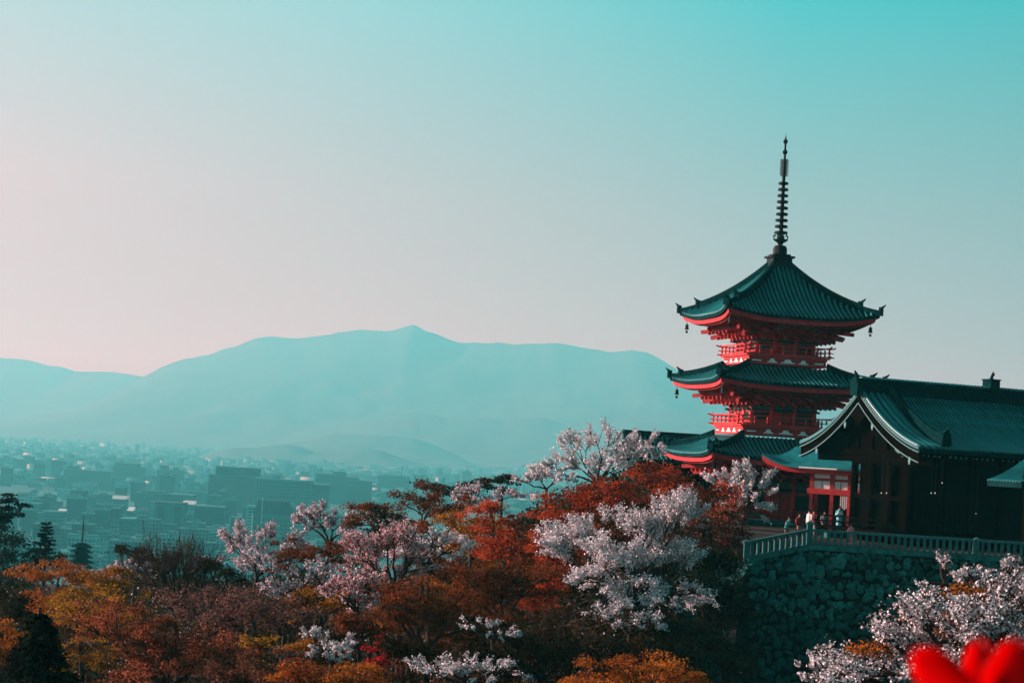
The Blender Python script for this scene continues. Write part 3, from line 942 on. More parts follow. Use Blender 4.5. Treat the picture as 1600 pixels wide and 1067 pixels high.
# ------------------------------------------------------------------ small hall behind the pagoda
def gable_roof(parent, x0, x1, yh, zr, ze, curve, spc, rad, sides=(-1, 1), stuff_rows=False, m_row='tile', m_bed='tile_base', name='roof'):
    H = zr - ze
    def Z(t): return zr - H * ((1 - curve) * t + curve * (1 - (1 - t) ** 2))
    ts = np.linspace(0, 1, 13)
    mb = MB()
    for s in (-1, 1):
        top = [[(x, s * yh * t, Z(t)) for x in (x0, x1)] for t in ts]
        low = [[(x, s * yh * t, Z(t) - .28) for x in (x0, x1)] for t in ts]
        mb.grid(top); mb.grid(low)
        for x in (0, 1):
            mb.grid([[r[x] for r in top], [r[x] for r in low]])
        mb.grid([top[-1], low[-1]])
    root = mb.build(name, M[m_bed], parent)
    # tile rows, all of one slope share a mesh
    for s in sides:
        pts = [(0, s * yh * t * 1.008, Z(t) + .05) for t in np.linspace(.02, 1, 11)]
        me = MB().tube(pts, rad, 6).mesh('tile_row', M[m_row], True)
        xs = np.arange(x0 + spc * .7, x1, spc)
        if stuff_rows:
            big = MB()
            for x in xs: big.tube([(x, p[1], p[2]) for p in pts], rad, 5)
            tag(big.build('tile_rows', M[m_row], root), kind='stuff')
        else:
            for x in xs:
                link('tile_row', me, root, tr(x, 0, 0))
    return root, Z
bh = at(1075, 690, 176)
back = empty('rear_hall', (bh[0], bh[1], 0), R(8))
tag(back, 'low hall with a long dark ridge just behind the left side of the pagoda', 'hall')
gable_roof(back, -6, 6, 4.6, 6.55, 4.4, .5, .4, .09, stuff_rows=True)
MB().box(-6.1, 6.1, -.28, .28, 6.3, 6.95).build('main_ridge', M['tile_dark'], back)
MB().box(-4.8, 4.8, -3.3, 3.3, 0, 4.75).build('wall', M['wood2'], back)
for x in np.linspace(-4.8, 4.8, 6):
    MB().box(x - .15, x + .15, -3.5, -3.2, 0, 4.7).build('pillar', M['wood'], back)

# ------------------------------------------------------------------ red-posted gate pavilion
gv = at(1300, 760, 137)
gate = empty('gate_pavilion', (gv[0], gv[1], 0), R(-20))
tag(gate, 'small vermilion pavilion with white wall panels and a green copper roof', 'pavilion')
def copper_roof(parent, x0, x1, y0, y1, ze, zt):
    us, vv = np.linspace(0, 1, 25), np.linspace(0, 1, 9)
    mb = MB()
    xi0, xi1, ym = x0 + 2.0, x1 - 1.0, (y0 + y1) / 2
    def lift(u): return .75 * max(0, (1 - u / .32)) ** 2.2 + .5 * max(0, (u - .8) / .2) ** 2
    top, low, red = [], [], []
    for v in vv:
        k = .45 * v + .55 * v * v
        row = []
        for u in us:
            x = (x0 + (x1 - x0) * u) * (1 - v) + (xi0 + (xi1 - xi0) * u) * v
            row.append((x, y0 + (ym - y0) * v, ze + lift(u) * (1 - v) ** 2 + (zt - ze) * k))
        top.append(row)
    mb.grid(top)
    mb.grid([[(p[0], 2 * ym - p[1], p[2]) for p in r] for r in top])
    for u in (0, -1):
        mb.grid([[r[u] for r in top], [(r[u][0], 2 * ym - r[u][1], r[u][2]) for r in top]])
    e = top[0]
    mb.grid([e, [(x, y, z - .14) for x, y, z in e]])
    mb.grid([[(x, y, z - .14) for x, y, z in e], [(x, y + .5, z - .14) for x, y, z in e]])
    root = mb.build('roof', M['copper'], parent)
    MB().grid([[(x, y + .12, z - .143) for x, y, z in e], [(x, y + .16, z - .45) for x, y, z in e]]).grid([[(x, y + .16, z - .45) for x, y, z in e], [(x, y + 2.0, z * .2 + ze * .8 - .45) for x, y, z in e]]).build('eave_board', M['red'], root)
    MB().tube([(e[8][0], y0 - .10, e[8][2] - .10), (e[16][0], y0 - .10, e[16][2] - .10)], .07, 8).build('gutter', M['c_white'], root)  # white colour on this stretch stands for sun glare along the gutter
    MB().box(xi0, xi1, ym - .25, ym + .25, zt - .1, zt + .35).build('ridge', M['tile_dark'], root)
    return root
copper_roof(gate, -4.7, 3.4, -2.15, 3.0, 4.66, 6.15)
for x in (-1.15, .28, 1.52):
    MB().box(x - .12, x + .12, -1.62, -1.38, .1, 3.0).build('post', M['red'], gate)
MB().box(-1.45, 2.6, -1.66, -1.34, 2.78, 3.16).build('lintel', M['red'], gate)
MB().box(-1.3, 2.5, -1.60, -1.42, 3.72, 3.90).build('rail_beam', M['red_dull'], gate)
MB().box(-1.3, 2.5, -1.62, -1.40, 4.22, 4.5).build('head_beam', M['red_dull'], gate)
for x in (-1.15, .28, 1.52, 2.4):
    MB().box(x - .14, x + .14, -1.63, -1.37, 3.163, 4.22).build('stud', M['red_dull'], gate)
for x0, x1 in ((-1.01, .14), (.42, 1.38), (1.66, 2.26)):
    MB().box(x0, x1, -1.54, -1.46, 3.165, 3.715).build('white_panel', M['plaster'], gate)
    MB().box(x0, x1, -1.54, -1.46, 3.905, 4.215).build('white_panel', M['plaster'], gate)
    MB().box((x0 + x1) / 2 - .02, (x0 + x1) / 2 + .02, -1.56, -1.53, 3.165, 3.715).build('panel_joint', M['green'], gate)
MB().box(-1.2, 2.5, 1.3, 1.6, .1, 4.4).build('rear_wall', M['wood2'], gate)
MB().box(-1.3, 2.5, -1.0, 1.3, -.05, .12).build('floor_slab', M['stone'], gate)
for i, x in enumerate((.78, .92, 1.05, 1.18)):
    MB().box(x - .045, x + .045, -.62, -.60, 1.75 + .1 * (i % 2), 2.72).build('paper_strip', M['plaster'], gate)

# ------------------------------------------------------------------ great hall on the right
HA = at(1345, 588, 126)
hall = empty('great_hall', (HA[0], HA[1], 0), R(25))
tag(hall, 'great dark timber hall with a curved tiled gable roof at the right edge', 'temple hall')
ZR, ZE, YH = HA[2] - .95, 6.25, 6.6
hroof, HZ = gable_roof(hall, 0, 30, YH, ZR, ZE, .62, .30, .082, sides=(-1,))
big = MB()
for x in np.arange(.2, 30, .285):
    big.tube([(x, YH * t, HZ(t) + .05) for t in np.linspace(.02, 1, 7)], .075, 5)
tag(big.build('rear_tile_rows', M['tile'], hroof), kind='stuff')
def slope_pts(x, s, t0, t1, dz, n=14): return [(x, s * YH * t, HZ(t) + dz) for t in np.linspace(t0, t1, n)]
for x, r in ((.10, .15), (.62, .15), (1.15, .15), (1.65, .13)):
    for s in (-1, 1):
        MB().tube(slope_pts(x, s, .03, 1.012, .11), r, 8).build('verge_roll', M['tile'], hroof, smooth=True)
for s in (-1, 1):
    mb = MB()
    sweep(mb, slope_pts(2.25, s, .05, .93, .34), .42, .66)
    mb.tube(slope_pts(2.25, s, .05, .93, .70), .12, 6)
    mb.build('descending_ridge', M['tile_dark'], hroof)
    y, z = s * YH * .935, HZ(.935)
    mb = MB().box(1.92, 2.58, y - .14, y + .14, z - .1, z + 1.0)
    mb.prism([(1.85, z + .2), (2.65, z + .2), (2.55, z + .9), (2.25, z + 1.25), (1.95, z + .9)], .22, tr(0, y - .11 + s * .12, 0))
    mb.tube([(2.25, y, z + .9), (2.25, y + s * .25, z + 1.2), (2.25, y + s * .5, z + 1.32)], [.16, .12, .07], 6)
    mb.build('ogre_tile', M['tile_dark'], hroof)
    # small round tile ends along the verge
    me = MB().tube([(-.12, 0, 0), (.02, 0, 0)], .085, 7).mesh('verge_tile', M['tile'])
    for t in np.linspace(.04, .99, 34):
        link('verge_tile', me, hroof, tr(0, s * YH * t, HZ(t) + .02))
rg = MB().box(-.15, 30, -.34, .34, ZR - .15, ZR + .45).box(-.20, 30, -.40, .40, ZR + .45, ZR + .53).box(-.15, 30, -.30, .30, ZR + .53, ZR + .82).build('main_ridge', M['tile_dark'], hall)
me = MB().tube([(0, -.36, 0), (0, .36, 0)], .10, 8).mesh('ridge_cap', M['tile'], True)
for x in np.arange(0.1, 29.9, .30):
    link('ridge_cap', me, rg, tr(x, 0, ZR + .86))
mb = MB().prism([(-.40, ZR - .30), (.40, ZR - .30), (.46, ZR + .4), (.20, ZR + .86), (-.20, ZR + .86), (-.46, ZR + .4)], .26, tr(-.40, 0, 0) @ rotz(math.pi / 2) @ tr(0, -.13, 0))
mb.tube([(-.27, 0, ZR + .8), (-.32, 0, ZR + 1.05), (-.45, 0, ZR + 1.2), (-.48, 0, ZR + 1.32)], [.15, .11, .08, .03], 6)
mb.build('ridge_end_ogre_tile', M['tile_dark'], hall)
# box with a finial on the ridge
p = at(1533, 600, 131.5)
lx = (Vector((p[0] - HA[0], p[1] - HA[1], 0))).dot(Vector((math.cos(R(25)), math.sin(R(25)), 0)))
ro = MB().box(lx - .38, lx + .38, -.45, .45, ZR + .80, ZR + 1.40).box(lx - .44, lx + .44, -.5, .5, ZR + 1.40, ZR + 1.48).build('ridge_box', M['tile_dark'], hall)
MB().tube([(lx, 0, ZR + 1.45), (lx + .02, 0, ZR + 1.65), (lx + .15, 0, ZR + 1.85), (lx + .12, 0, ZR + 2.02)], [.16, .10, .12, .04], 7).build('finial', M['tile_dark'], ro)
# bargeboards with pale metal trim, gable wall, pendants
for s in (-1, 1):
    ts = np.linspace(.0, 1.0, 16)
    mb = MB()
    up = [(.02, s * YH * t, HZ(t) - .285) for t in ts]
    dn = [(.02, s * YH * t, HZ(t) - .80 - .12 * t) for t in ts]
    mb.grid([up, dn]); mb.grid([[(.20, y, z) for x, y, z in up], [(.20, y, z) for x, y, z in dn]]); mb.grid([dn, [(.20, y, z) for x, y, z in dn]])
    bb = mb.build('bargeboard', M['wood'], hall)
    mb = MB()
    for (dz, w) in ((-.16, .055), (-.79, .06)):
        q = [(-.09, s * YH * t * 1.004, HZ(t) + dz - .10 * t) for t in ts]
        sweep_pts = q
        for a_, b_ in zip(q, q[1:]): mb.beam(a_, b_, .05, w)
    mb.build('edge_trim', M['brass'], bb)
    for t in ((.22, .70) if s > 0 else (.24, .86)):
        c = Vector((-.01, s * YH * t, HZ(t) - 1.0))
        mb = MB().prism([(-.03, -.30), (.03, -.30), (.12, -.05), (.05, .20), (-.05, .20), (-.12, -.05)], .05, Matrix.Translation(c) @ rotz(math.pi / 2))
        mb.build('metal_fitting', M['brass'], bb)
    # carved bracket scroll near the foot of the gable
    y0 = s * 2.7
    MB().tube([(1.2, y0 - s * .9, 7.2), (1.15, y0 - s * .35, 6.7), (1.15, y0 + s * .1, 6.05), (1.15, y0 + s * .7, 5.75), (1.15, y0 + s * .95, 6.1)], [.10, .13, .14, .12, .05], 6).build('carved_scroll', M['brass'] if s < 0 else M['wood2'], hall)
mb = MB().prism([(-.5, ZR - 1.05), (.5, ZR - 1.05), (.75, ZR - 1.7), (.3, ZR - 2.0), (0, ZR - 2.5), (-.3, ZR - 2.0), (-.75, ZR - 1.7)], .12, tr(.05, 0, 0) @ rotz(math.pi / 2))
mb.build('gable_pendant', M['wood2'], hall)
ts = np.linspace(0, .97, 14)
mb = MB()
for s in (-1, 1):
    mb.grid([[(1.3, s * YH * t, HZ(t) - .3) for t in ts], [(1.3, s * YH * t, 5.2) for t in ts]])
mb.build('gable_wall', M['wood'], hall)
for z, hw in ((8.2, 2.2), (7.1, 3.6), (5.9, 4.6)):
    MB().box(1.05, 1.28, -hw, hw, z - .17, z + .17).build('gable_beam', M['wood2'], hall)
for y in (-1.6, 0, 1.6):
    MB().box(1.08, 1.27, y - .13, y + .13, 5.9, 8.2 if y else 8.7).build('gable_strut', M['wood2'], hall)
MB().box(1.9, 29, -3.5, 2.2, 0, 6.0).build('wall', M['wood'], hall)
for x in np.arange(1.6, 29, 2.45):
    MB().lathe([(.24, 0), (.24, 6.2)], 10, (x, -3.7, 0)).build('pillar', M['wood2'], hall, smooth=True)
for y in (-3.7, -1.7, .4, 2.4):
    MB().lathe([(.24, 0), (.24, 5.8)], 10, (1.6, y, 0)).build('pillar', M['wood2'], hall, smooth=True)
for z in (2.95, 5.2):
    MB().box(1.5, 29, -3.80, -3.58, z - .16, z + .16).build('tie_beam', M['wood2'], hall)
    MB().box(1.48, 1.72, -3.9, 2.6, z - .15, z + .15).build('tie_beam', M['wood2'], hall)
for i in range(11):
    x = 1.6 + i * 2.45
    pn = MB().box(x + .3, x + 2.15, -3.60, -3.52, .95, 2.75).build('lattice_door', M['wood2'], hall)
    mb = MB()
    for k in range(6): mb.box(x + .42 + k * .3, x + .47 + k * .3, -3.63, -3.60, 1.0, 2.7)
    for k in range(5): mb.box(x + .3, x + 2.15, -3.625, -3.605, 1.15 + k * .35, 1.19 + k * .35)
    mb.build('lattice', M['wood'], pn)
vz = MB().box(.2, 29, -5.4, -3.5, .65, .82).box(.2, 1.9, -3.5, 4.6, .65, .82).build('veranda', M['wood2'], hall)
for x in np.arange(.4, 29, 2.4):
    MB().box(x - .1, x + .1, -5.3, -5.1, 0, .65).build('veranda_post', M['wood'], vz)
for z in (1.15, 1.5):
    MB().box(.2, 29, -5.36, -5.26, z - .05, z + .05).build('veranda_rail', M['wood2'], vz)
    MB().box(.24, .34, -5.2, 4.6, z - .053, z + .047).build('veranda_rail', M['wood2'], vz)
for x in np.arange(.4, 29, 1.2):
    MB().box(x - .05, x + .05, -5.35, -5.27, .82, 1.5).build('rail_post', M['wood2'], vz)
# rafter ends under the long eave, pale tipped
me = MB().box(-.07, .07, -1.9, 0, -.10, .06).mesh('rafter', M['wood2'])
tip = MB().box(-.06, .06, -1.925, -1.905, -.09, .05).mesh('rafter_tip', M['brass'])
tp = MB(); ra = MB()
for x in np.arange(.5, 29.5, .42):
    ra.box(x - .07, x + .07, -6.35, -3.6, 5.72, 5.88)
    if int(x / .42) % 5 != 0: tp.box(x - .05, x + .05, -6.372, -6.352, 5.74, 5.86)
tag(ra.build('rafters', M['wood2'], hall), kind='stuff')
tag(tp.build('rafter_tips', M['brass'], hall), kind='stuff')
# lower porch roof at the right edge
pz = at(1546, 728, 115.5)
lp = Matrix.Translation((HA[0], HA[1], 0)) @ rotz(R(25))
q = lp.inverted() @ Vector((pz[0], pz[1], 0))
porch = empty('entrance_porch', lp @ Vector((q.x + 6.4, q.y + 3.6, 0)), R(115))
tag(porch, 'low tiled porch roof in front of the great hall, cut by the right edge', 'porch')
pr, PZf = gable_roof(porch, -4.2, -1.0, 4.4, 7.1, 4.45, .5, .29, .075, sides=(1,), name='porch_roof')
mb = MB(); sweep(mb, [(-3.9, 4.4 * t, PZf(t) + .28) for t in np.linspace(.02, .9, 10)], .36, .5); mb.build('descending_ridge', M['tile_dark'], pr)
MB().box(-4.3, 0.4, -.25, .25, 6.85, 7.5).build('porch_ridge', M['tile_dark'], pr)
for y in (-3.2, 3.2):
    MB().box(-3.4, -3.1, y - .15, y + .15, 0, 5.6).build('porch_pillar', M['wood2'], porch)
# ------------------------------------------------------------------ trees
def tubes(P0, P1, R0, R1, n):
    P0, P1 = np.asarray(P0, float), np.asarray(P1, float)
    R0, R1 = np.asarray(R0, float), np.asarray(R1, float)
    d = P1 - P0
    d /= np.linalg.norm(d, axis=1, keepdims=True) + 1e-9
    ref = np.where(np.abs(d[:, 2:3]) > .9, np.array([[1.0, 0, 0]]), np.array([[0, 0, 1.0]]))
    a = np.cross(d, ref); a /= np.linalg.norm(a, axis=1, keepdims=True) + 1e-9
    b = np.cross(d, a)
    t = np.arange(n) * 2 * np.pi / n
    ring = a[:, None] * np.cos(t)[None, :, None] + b[:, None] * np.sin(t)[None, :, None]
    V = np.stack([P0[:, None] + ring * R0[:, None, None], P1[:, None] + ring * R1[:, None, None]], 1)
    N_ = len(P0)
    k = np.arange(n); k2 = (k + 1) % n
    F = np.stack([k, k2, n + k2, n + k], 1)[None] + (np.arange(N_) * 2 * n)[:, None, None]
    return V.reshape(-1, 3), F.reshape(-1, 4)
def kmeans(P, k, rng, it=5):
    k = min(k, len(P))
    C = P[rng.choice(len(P), k, replace=False)].copy()
    for _ in range(it):
        lab = np.argmin(((P[:, None] - C[None]) ** 2).sum(2), 1)
        for j in range(k):
            if (lab == j).any(): C[j] = P[lab == j].mean(0)
    return C, lab
class Segs:
    def __init__(s): s.a, s.b, s.ra, s.rb = [], [], [], []
    def curve(s, p, q, r0, r1, rng, n=4, bow=0.12, lift=0.0):
        p, q = np.asarray(p, float), np.asarray(q, float)
        L = np.linalg.norm(q - p)
        m = (p + q) / 2 + rng.normal(0, bow, 3) * L + np.array([0, 0, lift * L])
        t = np.linspace(0, 1, n + 1)[:, None]
        pts = (1 - t) ** 2 * p + 2 * t * (1 - t) * m + t * t * q
        r = np.linspace(r0, r1, n + 1)
        for i in range(n):
            s.a.append(pts[i]); s.b.append(pts[i + 1] + (pts[i + 1] - pts[i]) * .03); s.ra.append(r[i]); s.rb.append(r[i + 1])
        return pts
def leaves(P, size, rng, out=None, up=.35, asp=.75, bias=.5):
    """one small rhombic leaf or petal cluster at each point"""
    n = len(P)
    nr = rng.normal(0, 1, (n, 3)); nr /= np.linalg.norm(nr, axis=1, keepdims=True)
    if out is not None: nr = nr + out * bias
    nr[:, 2] += up
    nr /= np.linalg.norm(nr, axis=1, keepdims=True)
    a = np.cross(nr, rng.normal(0, 1, (n, 3))); a /= np.linalg.norm(a, axis=1, keepdims=True) + 1e-9
    b = np.cross(nr, a)
    s = size * rng.uniform(.6, 1.35, n)[:, None] / 2
    V = np.stack([P + a * s, P + b * s * asp + nr * s * .25, P - a * s, P - b * s * asp + nr * s * .25], 1)
    F = (np.arange(n) * 4)[:, None] + np.arange(4)[None]
    return V.reshape(-1, 3), F
def sphere_dirs(n, rng, zmin=-0.55):
    z = rng.uniform(zmin, 1, n); t = rng.uniform(0, 2 * np.pi, n)
    r = np.sqrt(1 - z * z)
    return np.stack([r * np.cos(t), r * np.sin(t), z], 1)
seedc = [100]
def tree(kind, label, cx, cy, rx, ry, D, lm, name='tree', cat='tree', group=None, dens=1.0, lean=0.0, trunkm='bark', leaf=2.4, tips=None, zmin=-.8, flat=None, lobes=None):
    seedc[0] += 1
    rng = np.random.default_rng(seedc[0])
    c = at(cx, cy, D)
    if kind in ('maple', 'bush', 'feather') and cat != 'shrub':
        rx, ry, cy = rx * 1.12, ry * 1.28, cy + ry * .16
    c = at(cx, cy, D)
    RX, RZ = rx * D / FPX, ry * D / FPX
    RY = min(RX, max(RZ, RX * .8))
    bx, by = c[0] + lean * RX, c[1]
    bz = float(ground(bx, by))
    base = np.array([bx, by, bz - .2])
    if base[2] > c[2] - RZ * .7: base[2] = c[2] - RZ * 1.05
    root = empty(name, tuple(base))
    tag(root, label, cat, group)
    Rm = (RX + RZ) / 2
    px1 = 1920.0 / D
    area = math.pi * rx * ry * .41
    nt = tips or int(np.clip(area / 70, 34, 150))
    # the crown is a bundle of uneven lobes, so its outline has bays and bulges
    if lobes:
        lb = []
        for (lx, ly, lrx, lry) in lobes:
            q = at(lx, ly, D)
            lb.append((q[0], c[1] + rng.uniform(-.5, .5) * RY, q[2], lrx * D / FPX, lry * D / FPX))
    else:
        lb = []
        nl = int(np.clip(round(4 + area / 800), 5, 9))
        ld = sphere_dirs(nl, rng, -.6)
        for k in range(nl):
            fr = rng.uniform(.34, .54)
            o = ld[k] * (1 - fr * .6)
            if k < nl - 1: o[0] = ((k * 0.618 + .2) % 1) * 1.5 - .75 + rng.uniform(-.1, .1)
            lb.append((c[0] + o[0] * RX, c[1] + o[1] * RY * .8, c[2] + o[2] * RZ * .8, RX * fr * rng.uniform(.95, 1.25), RZ * fr * rng.uniform(.9, 1.35)))
        if kind in ('maple', 'feather', 'bush'):
            for k in range(nl // 2 + 1):      # boughs that sweep low
                x = ((k * 0.618 + .5) % 1) * 1.5 - .75
                lb.append((c[0] + x * RX, c[1] + rng.uniform(-.7, .7) * RY, c[2] - RZ * rng.uniform(.8, 1.7), RX * rng.uniform(.40, .58), RZ * rng.uniform(.45, .65)))
    lb = np.array(lb)
    wt_ = lb[:, 3] * lb[:, 4]; wt_ = wt_ / wt_.sum()
    li = rng.choice(len(lb), nt, p=wt_)
    dr = sphere_dirs(nt, rng, zmin)
    rad = (.25 + .75 * rng.random(nt) ** .5)
    T = lb[li][:, :3] + dr * rad[:, None] * np.stack([lb[li, 3], lb[li, 3] * .9, lb[li, 4]], 1) * (.98 if kind != 'cherry' else .85)
    fork_h = base[2] + max(.25 * (c[2] - base[2]), (c[2] - RZ * .8) - base[2])
    fork = np.array([bx + (c[0] - bx) * .6, by, min(fork_h, c[2] - RZ * .35)])
    sg = Segs()
    r0 = np.clip(.022 * (Rm + (c[2] - base[2]) * .3) + .04, .06, .30)
    sg.curve(base, fork, r0 * 1.25, r0 * .85, rng, 5, .05)
    twA, twB = [], []
    C1, l1 = kmeans(T, max(4, nt // 13), rng)
    inner = {}
    for j in range(len(C1)):
        G = np.where(l1 == j)[0]
        if not len(G): continue
        n1 = fork + (C1[j] - fork) * .52 + rng.normal(0, .05, 3) * Rm
        sg.curve(fork, n1, r0 * .62, r0 * .36, rng, 4, .10, .10)
        C2, l2 = kmeans(T[G], max(1, len(G) // 4), rng)
        for q in range(len(C2)):
            H = G[l2 == q]
            if not len(H): continue
            n2 = n1 + (C2[q] - n1) * .58
            sg.curve(n1, n2, r0 * .34, r0 * .17, rng, 3, .10, .05)
            for i in H:
                sg.curve(n2, T[i], r0 * .15, max(r0 * .05, .012), rng, 3, .10, .04)
                inner[i] = n2
    if kind == 'cherry': leaf *= .84
    s = D * leaf / 1920.0
    n = int(dens * 3.3 * area / (leaf ** 2 * .38))
    n = min(int(n * 1.1), 90000) if kind in ('cherry', 'bare') else min(int(n * 1.3), 70000)
    if kind == 'cherry':
        # blossom along short sprays that fan out from each branch end
        K = 8
        dirs = []
        A = np.repeat(T, K, 0)
        o = np.stack([T[i] - inner[i] for i in range(nt)])
        o /= np.linalg.norm(o, axis=1, keepdims=True) + 1e-9
        oc = (T - c) / np.array([RX, RY, RZ])
        o = np.repeat(o * .55 + oc * .65, K, 0) + rng.normal(0, .50, (nt * K, 3)) * np.array([1, 1, .38]) + np.array([0, 0, .10])
        o /= np.linalg.norm(o, axis=1, keepdims=True) + 1e-9
        Ls = rng.uniform(.16, .50, nt * K) * Rm * .72
        A = A - o * Ls[:, None] * .35
        B = A + o * Ls[:, None] + np.array([0, 0, .06]) * Ls[:, None]
        twA, twB = A, B
        w = Ls / Ls.sum()
        idx = rng.choice(nt * K, n, p=w)
        t = np.clip((np.floor(rng.random(n) ** .85 * 8) + .5) / 8 + rng.normal(0, .035, n), 0, 1)[:, None]
        P = A[idx] + (B[idx] - A[idx]) * t + rng.normal(0, 1, (n, 3)) * (.013 * Rm + s * .30)
    elif kind == 'bare':
        K = 9
        A = np.repeat(T, K, 0) - rng.normal(0, .05, (nt * K, 3)) * Rm
        o = np.repeat((T - fork) / (np.linalg.norm(T - fork, axis=1, keepdims=True)), K, 0) * .6 + rng.normal(0, .42, (nt * K, 3)) + np.array([0, 0, .55])
        o /= np.linalg.norm(o, axis=1, keepdims=True)
        B = A + o * (rng.uniform(.12, .42, nt * K) * Rm)[:, None]
        twA, twB = A, B
        n = int(n * .035)
        idx = rng.integers(0, nt * K, n)
        P = A[idx] + (B[idx] - A[idx]) * rng.random(n)[:, None] + rng.normal(0, 1, (n, 3)) * .04 * Rm
    else:
        fl = flat if flat is not None else {'maple': .42, 'bush': .7, 'pine': .26, 'feather': .55}[kind]
        rc = Rm * {'maple': .17, 'bush': .20, 'pine': .20, 'feather': .15}[kind] * (60 / nt) ** .25
        wts = rng.uniform(.5, 1.6, nt); wts /= wts.sum()
        idx = rng.choice(nt, n, p=wts)
        g = rng.normal(0, 1, (n, 3))
        g = g / (np.linalg.norm(g, axis=1, keepdims=True) + 1e-9) * (rng.random(n)[:, None] ** .6) * 1.9
        P = T[idx] + g * rc * np.array([1.15, 1.15, fl]) * rng.uniform(.7, 1.25, nt)[idx][:, None]
        # droop of the clump toward its rim
        P[:, 2] -= .18 * fl * (g[:, 0] ** 2 + g[:, 1] ** 2) * rc
        K = 5
        A = np.repeat(T, K, 0)
        twA = A
        twB = A + rng.normal(0, 1, (nt * K, 3)) * rc * np.array([1, 1, .5])
    out = (P - c) / np.array([RX, RY, RZ])
    v, f = leaves(P - base, s, rng, out, up=.5 if kind in ('maple', 'pine') else .25)
    link('crown', mesh_np('crown', v, f, lm), root)
    a, b = np.array(sg.a) - base, np.array(sg.b) - base
    ra, rb = np.array(sg.ra), np.array(sg.rb)
    mn = .45 / px1 * .5
    tw = len(twA)
    rt = np.full(tw, max(.010, mn * .55))
    V1, F1 = tubes(a, b, np.maximum(ra, mn), np.maximum(rb, mn * .8), 5)
    V2, F2 = tubes(twA - base, twB - base, rt, rt * .5, 3)
    me = mesh_np('trunk', np.vstack([V1, V2.reshape(-1, 3)]), np.vstack([F1, F2 + len(V1)]), M[trunkm], False)
    link('trunk', me, root)
    return root
def conifer(label, cx, ytop, ybot, rx, D, lm, name='conifer', sparse=False, group=None, leaf=2.4, layers=16, dens=1.0):
    seedc[0] += 1
    rng = np.random.default_rng(seedc[0])
    top, bot = at(cx, ytop, D), at(cx, ybot, D)
    gz = min(float(ground(top[0], D)), bot[2] - .5)
    base = np.array([bot[0], D, gz - .2])
    root = empty(name, tuple(base))
    tag(root, label, 'tree', group)
    H, RX = top[2] - base[2], rx * D / FPX
    hb = bot[2] - base[2]
    sg = Segs()
    top_l = np.array([top[0] - base[0], 0, H])
    sg.curve(np.zeros(3), top_l, .03 * H * .6 + .08, .03, rng, 7, .01)
    P = []
    s = D * leaf / 1920
    for i in range(layers):
        t = (i + rng.uniform(-.3, .3)) / layers
        z = hb + (H - hb) * np.clip(t, 0, .985)
        rr = RX * (1 - t) ** (.8 if not sparse else .55) * rng.uniform(.75, 1.1) + .05 * RX
        nb = 7 if not sparse else 6
        for k in range(nb):
            a = rng.uniform(0, 6.28)
            e = np.array([math.cos(a) * rr, math.sin(a) * rr, (-.25 if not sparse else .28) * rr * rng.uniform(.5, 1.3)])
            p0 = np.array([top_l[0] * z / H, 0, z])
            sg.curve(p0, p0 + e, .04, .015, rng, 3, .05, .06)
            m = int(dens * (34 if not sparse else 7) * (rr / RX + .25) * (24 / leaf ** 2 / 4 + .4) * (16 / layers) ** .5 * 2)
            q = rng.random(m)[:, None] ** .6
            P.append(p0 + e * q + rng.normal(0, 1, (m, 3)) * rr * np.array([.13, .13, .045 if sparse else .09]))
    P = np.vstack(P)
    v, f = leaves(P, s * 1.15, rng, None, up=.6)
    link('crown', mesh_np('crown', v, f, lm), root)
    px1 = 1920.0 / D
    mn = .3 / px1
    V1, F1 = tubes(sg.a, sg.b, np.maximum(sg.ra, mn), np.maximum(sg.rb, mn * .7), 5)
    link('trunk', mesh_np('trunk', V1, F1, M['bark']), root)
    return root

# leaf colours
L = {}
L['white'] = leaf_mat('white_cherry_blossom', [(0, (.78, .74, .78)), (.6, (.86, .86, .88)), (.86, (.70, .62, .66)), (.93, (.10, .055, .04)), (1, (.16, .08, .05))], trans=.14)
L['pale'] = leaf_mat('pale_pink_cherry_blossom', [(0, (.72, .64, .69)), (.5, (.82, .78, .82)), (.78, (.60, .50, .55)), (.88, (.14, .06, .05)), (1, (.18, .07, .05))], trans=.15)
L['pink'] = leaf_mat('pink_cherry_blossom', [(0, (.80, .56, .59)), (.5, (.84, .70, .73)), (.66, (.60, .20, .21)), (.82, (.20, .045, .035)), (1, (.14, .04, .03))], trans=.18)
L['salmon'] = leaf_mat('salmon_young_leaves', [(0, (.42, .10, .045)), (.35, (.56, .18, .08)), (.6, (.22, .05, .025)), (1, (.10, .034, .02))], patch=(.09, .034, .02), trans=.35)  # dark patch paints the unlit gaps between lit salmon leaves
L['redorange'] = leaf_mat('red_orange_maple_leaves', [(0, (.38, .050, .018)), (.5, (.56, .095, .028)), (1, (.22, .028, .012))], patch=(.12, .024, .011), trans=.33, pscale=.35)
L['flame'] = leaf_mat('flame_orange_maple_leaves', [(0, (.56, .080, .028)), (.5, (.70, .14, .042)), (1, (.26, .030, .014))], patch=(.22, .036, .014), trans=.36, pscale=.4)
L['russet'] = leaf_mat('russet_leaves', [(0, (.20, .048, .016)), (.5, (.34, .085, .024)), (1, (.08, .026, .011))], patch=(.060, .028, .011), trans=.33, pscale=.45)
L['amber'] = leaf_mat('amber_olive_leaves', [(0, (.40, .16, .018)), (.5, (.52, .24, .026)), (1, (.24, .10, .015))], patch=(.22, .09, .014), trans=.38, pscale=.5)
L['orange'] = leaf_mat('orange_leaves', [(0, (.44, .13, .020)), (.5, (.56, .20, .028)), (1, (.30, .075, .016))], patch=(.22, .055, .014), trans=.34, pscale=.6)
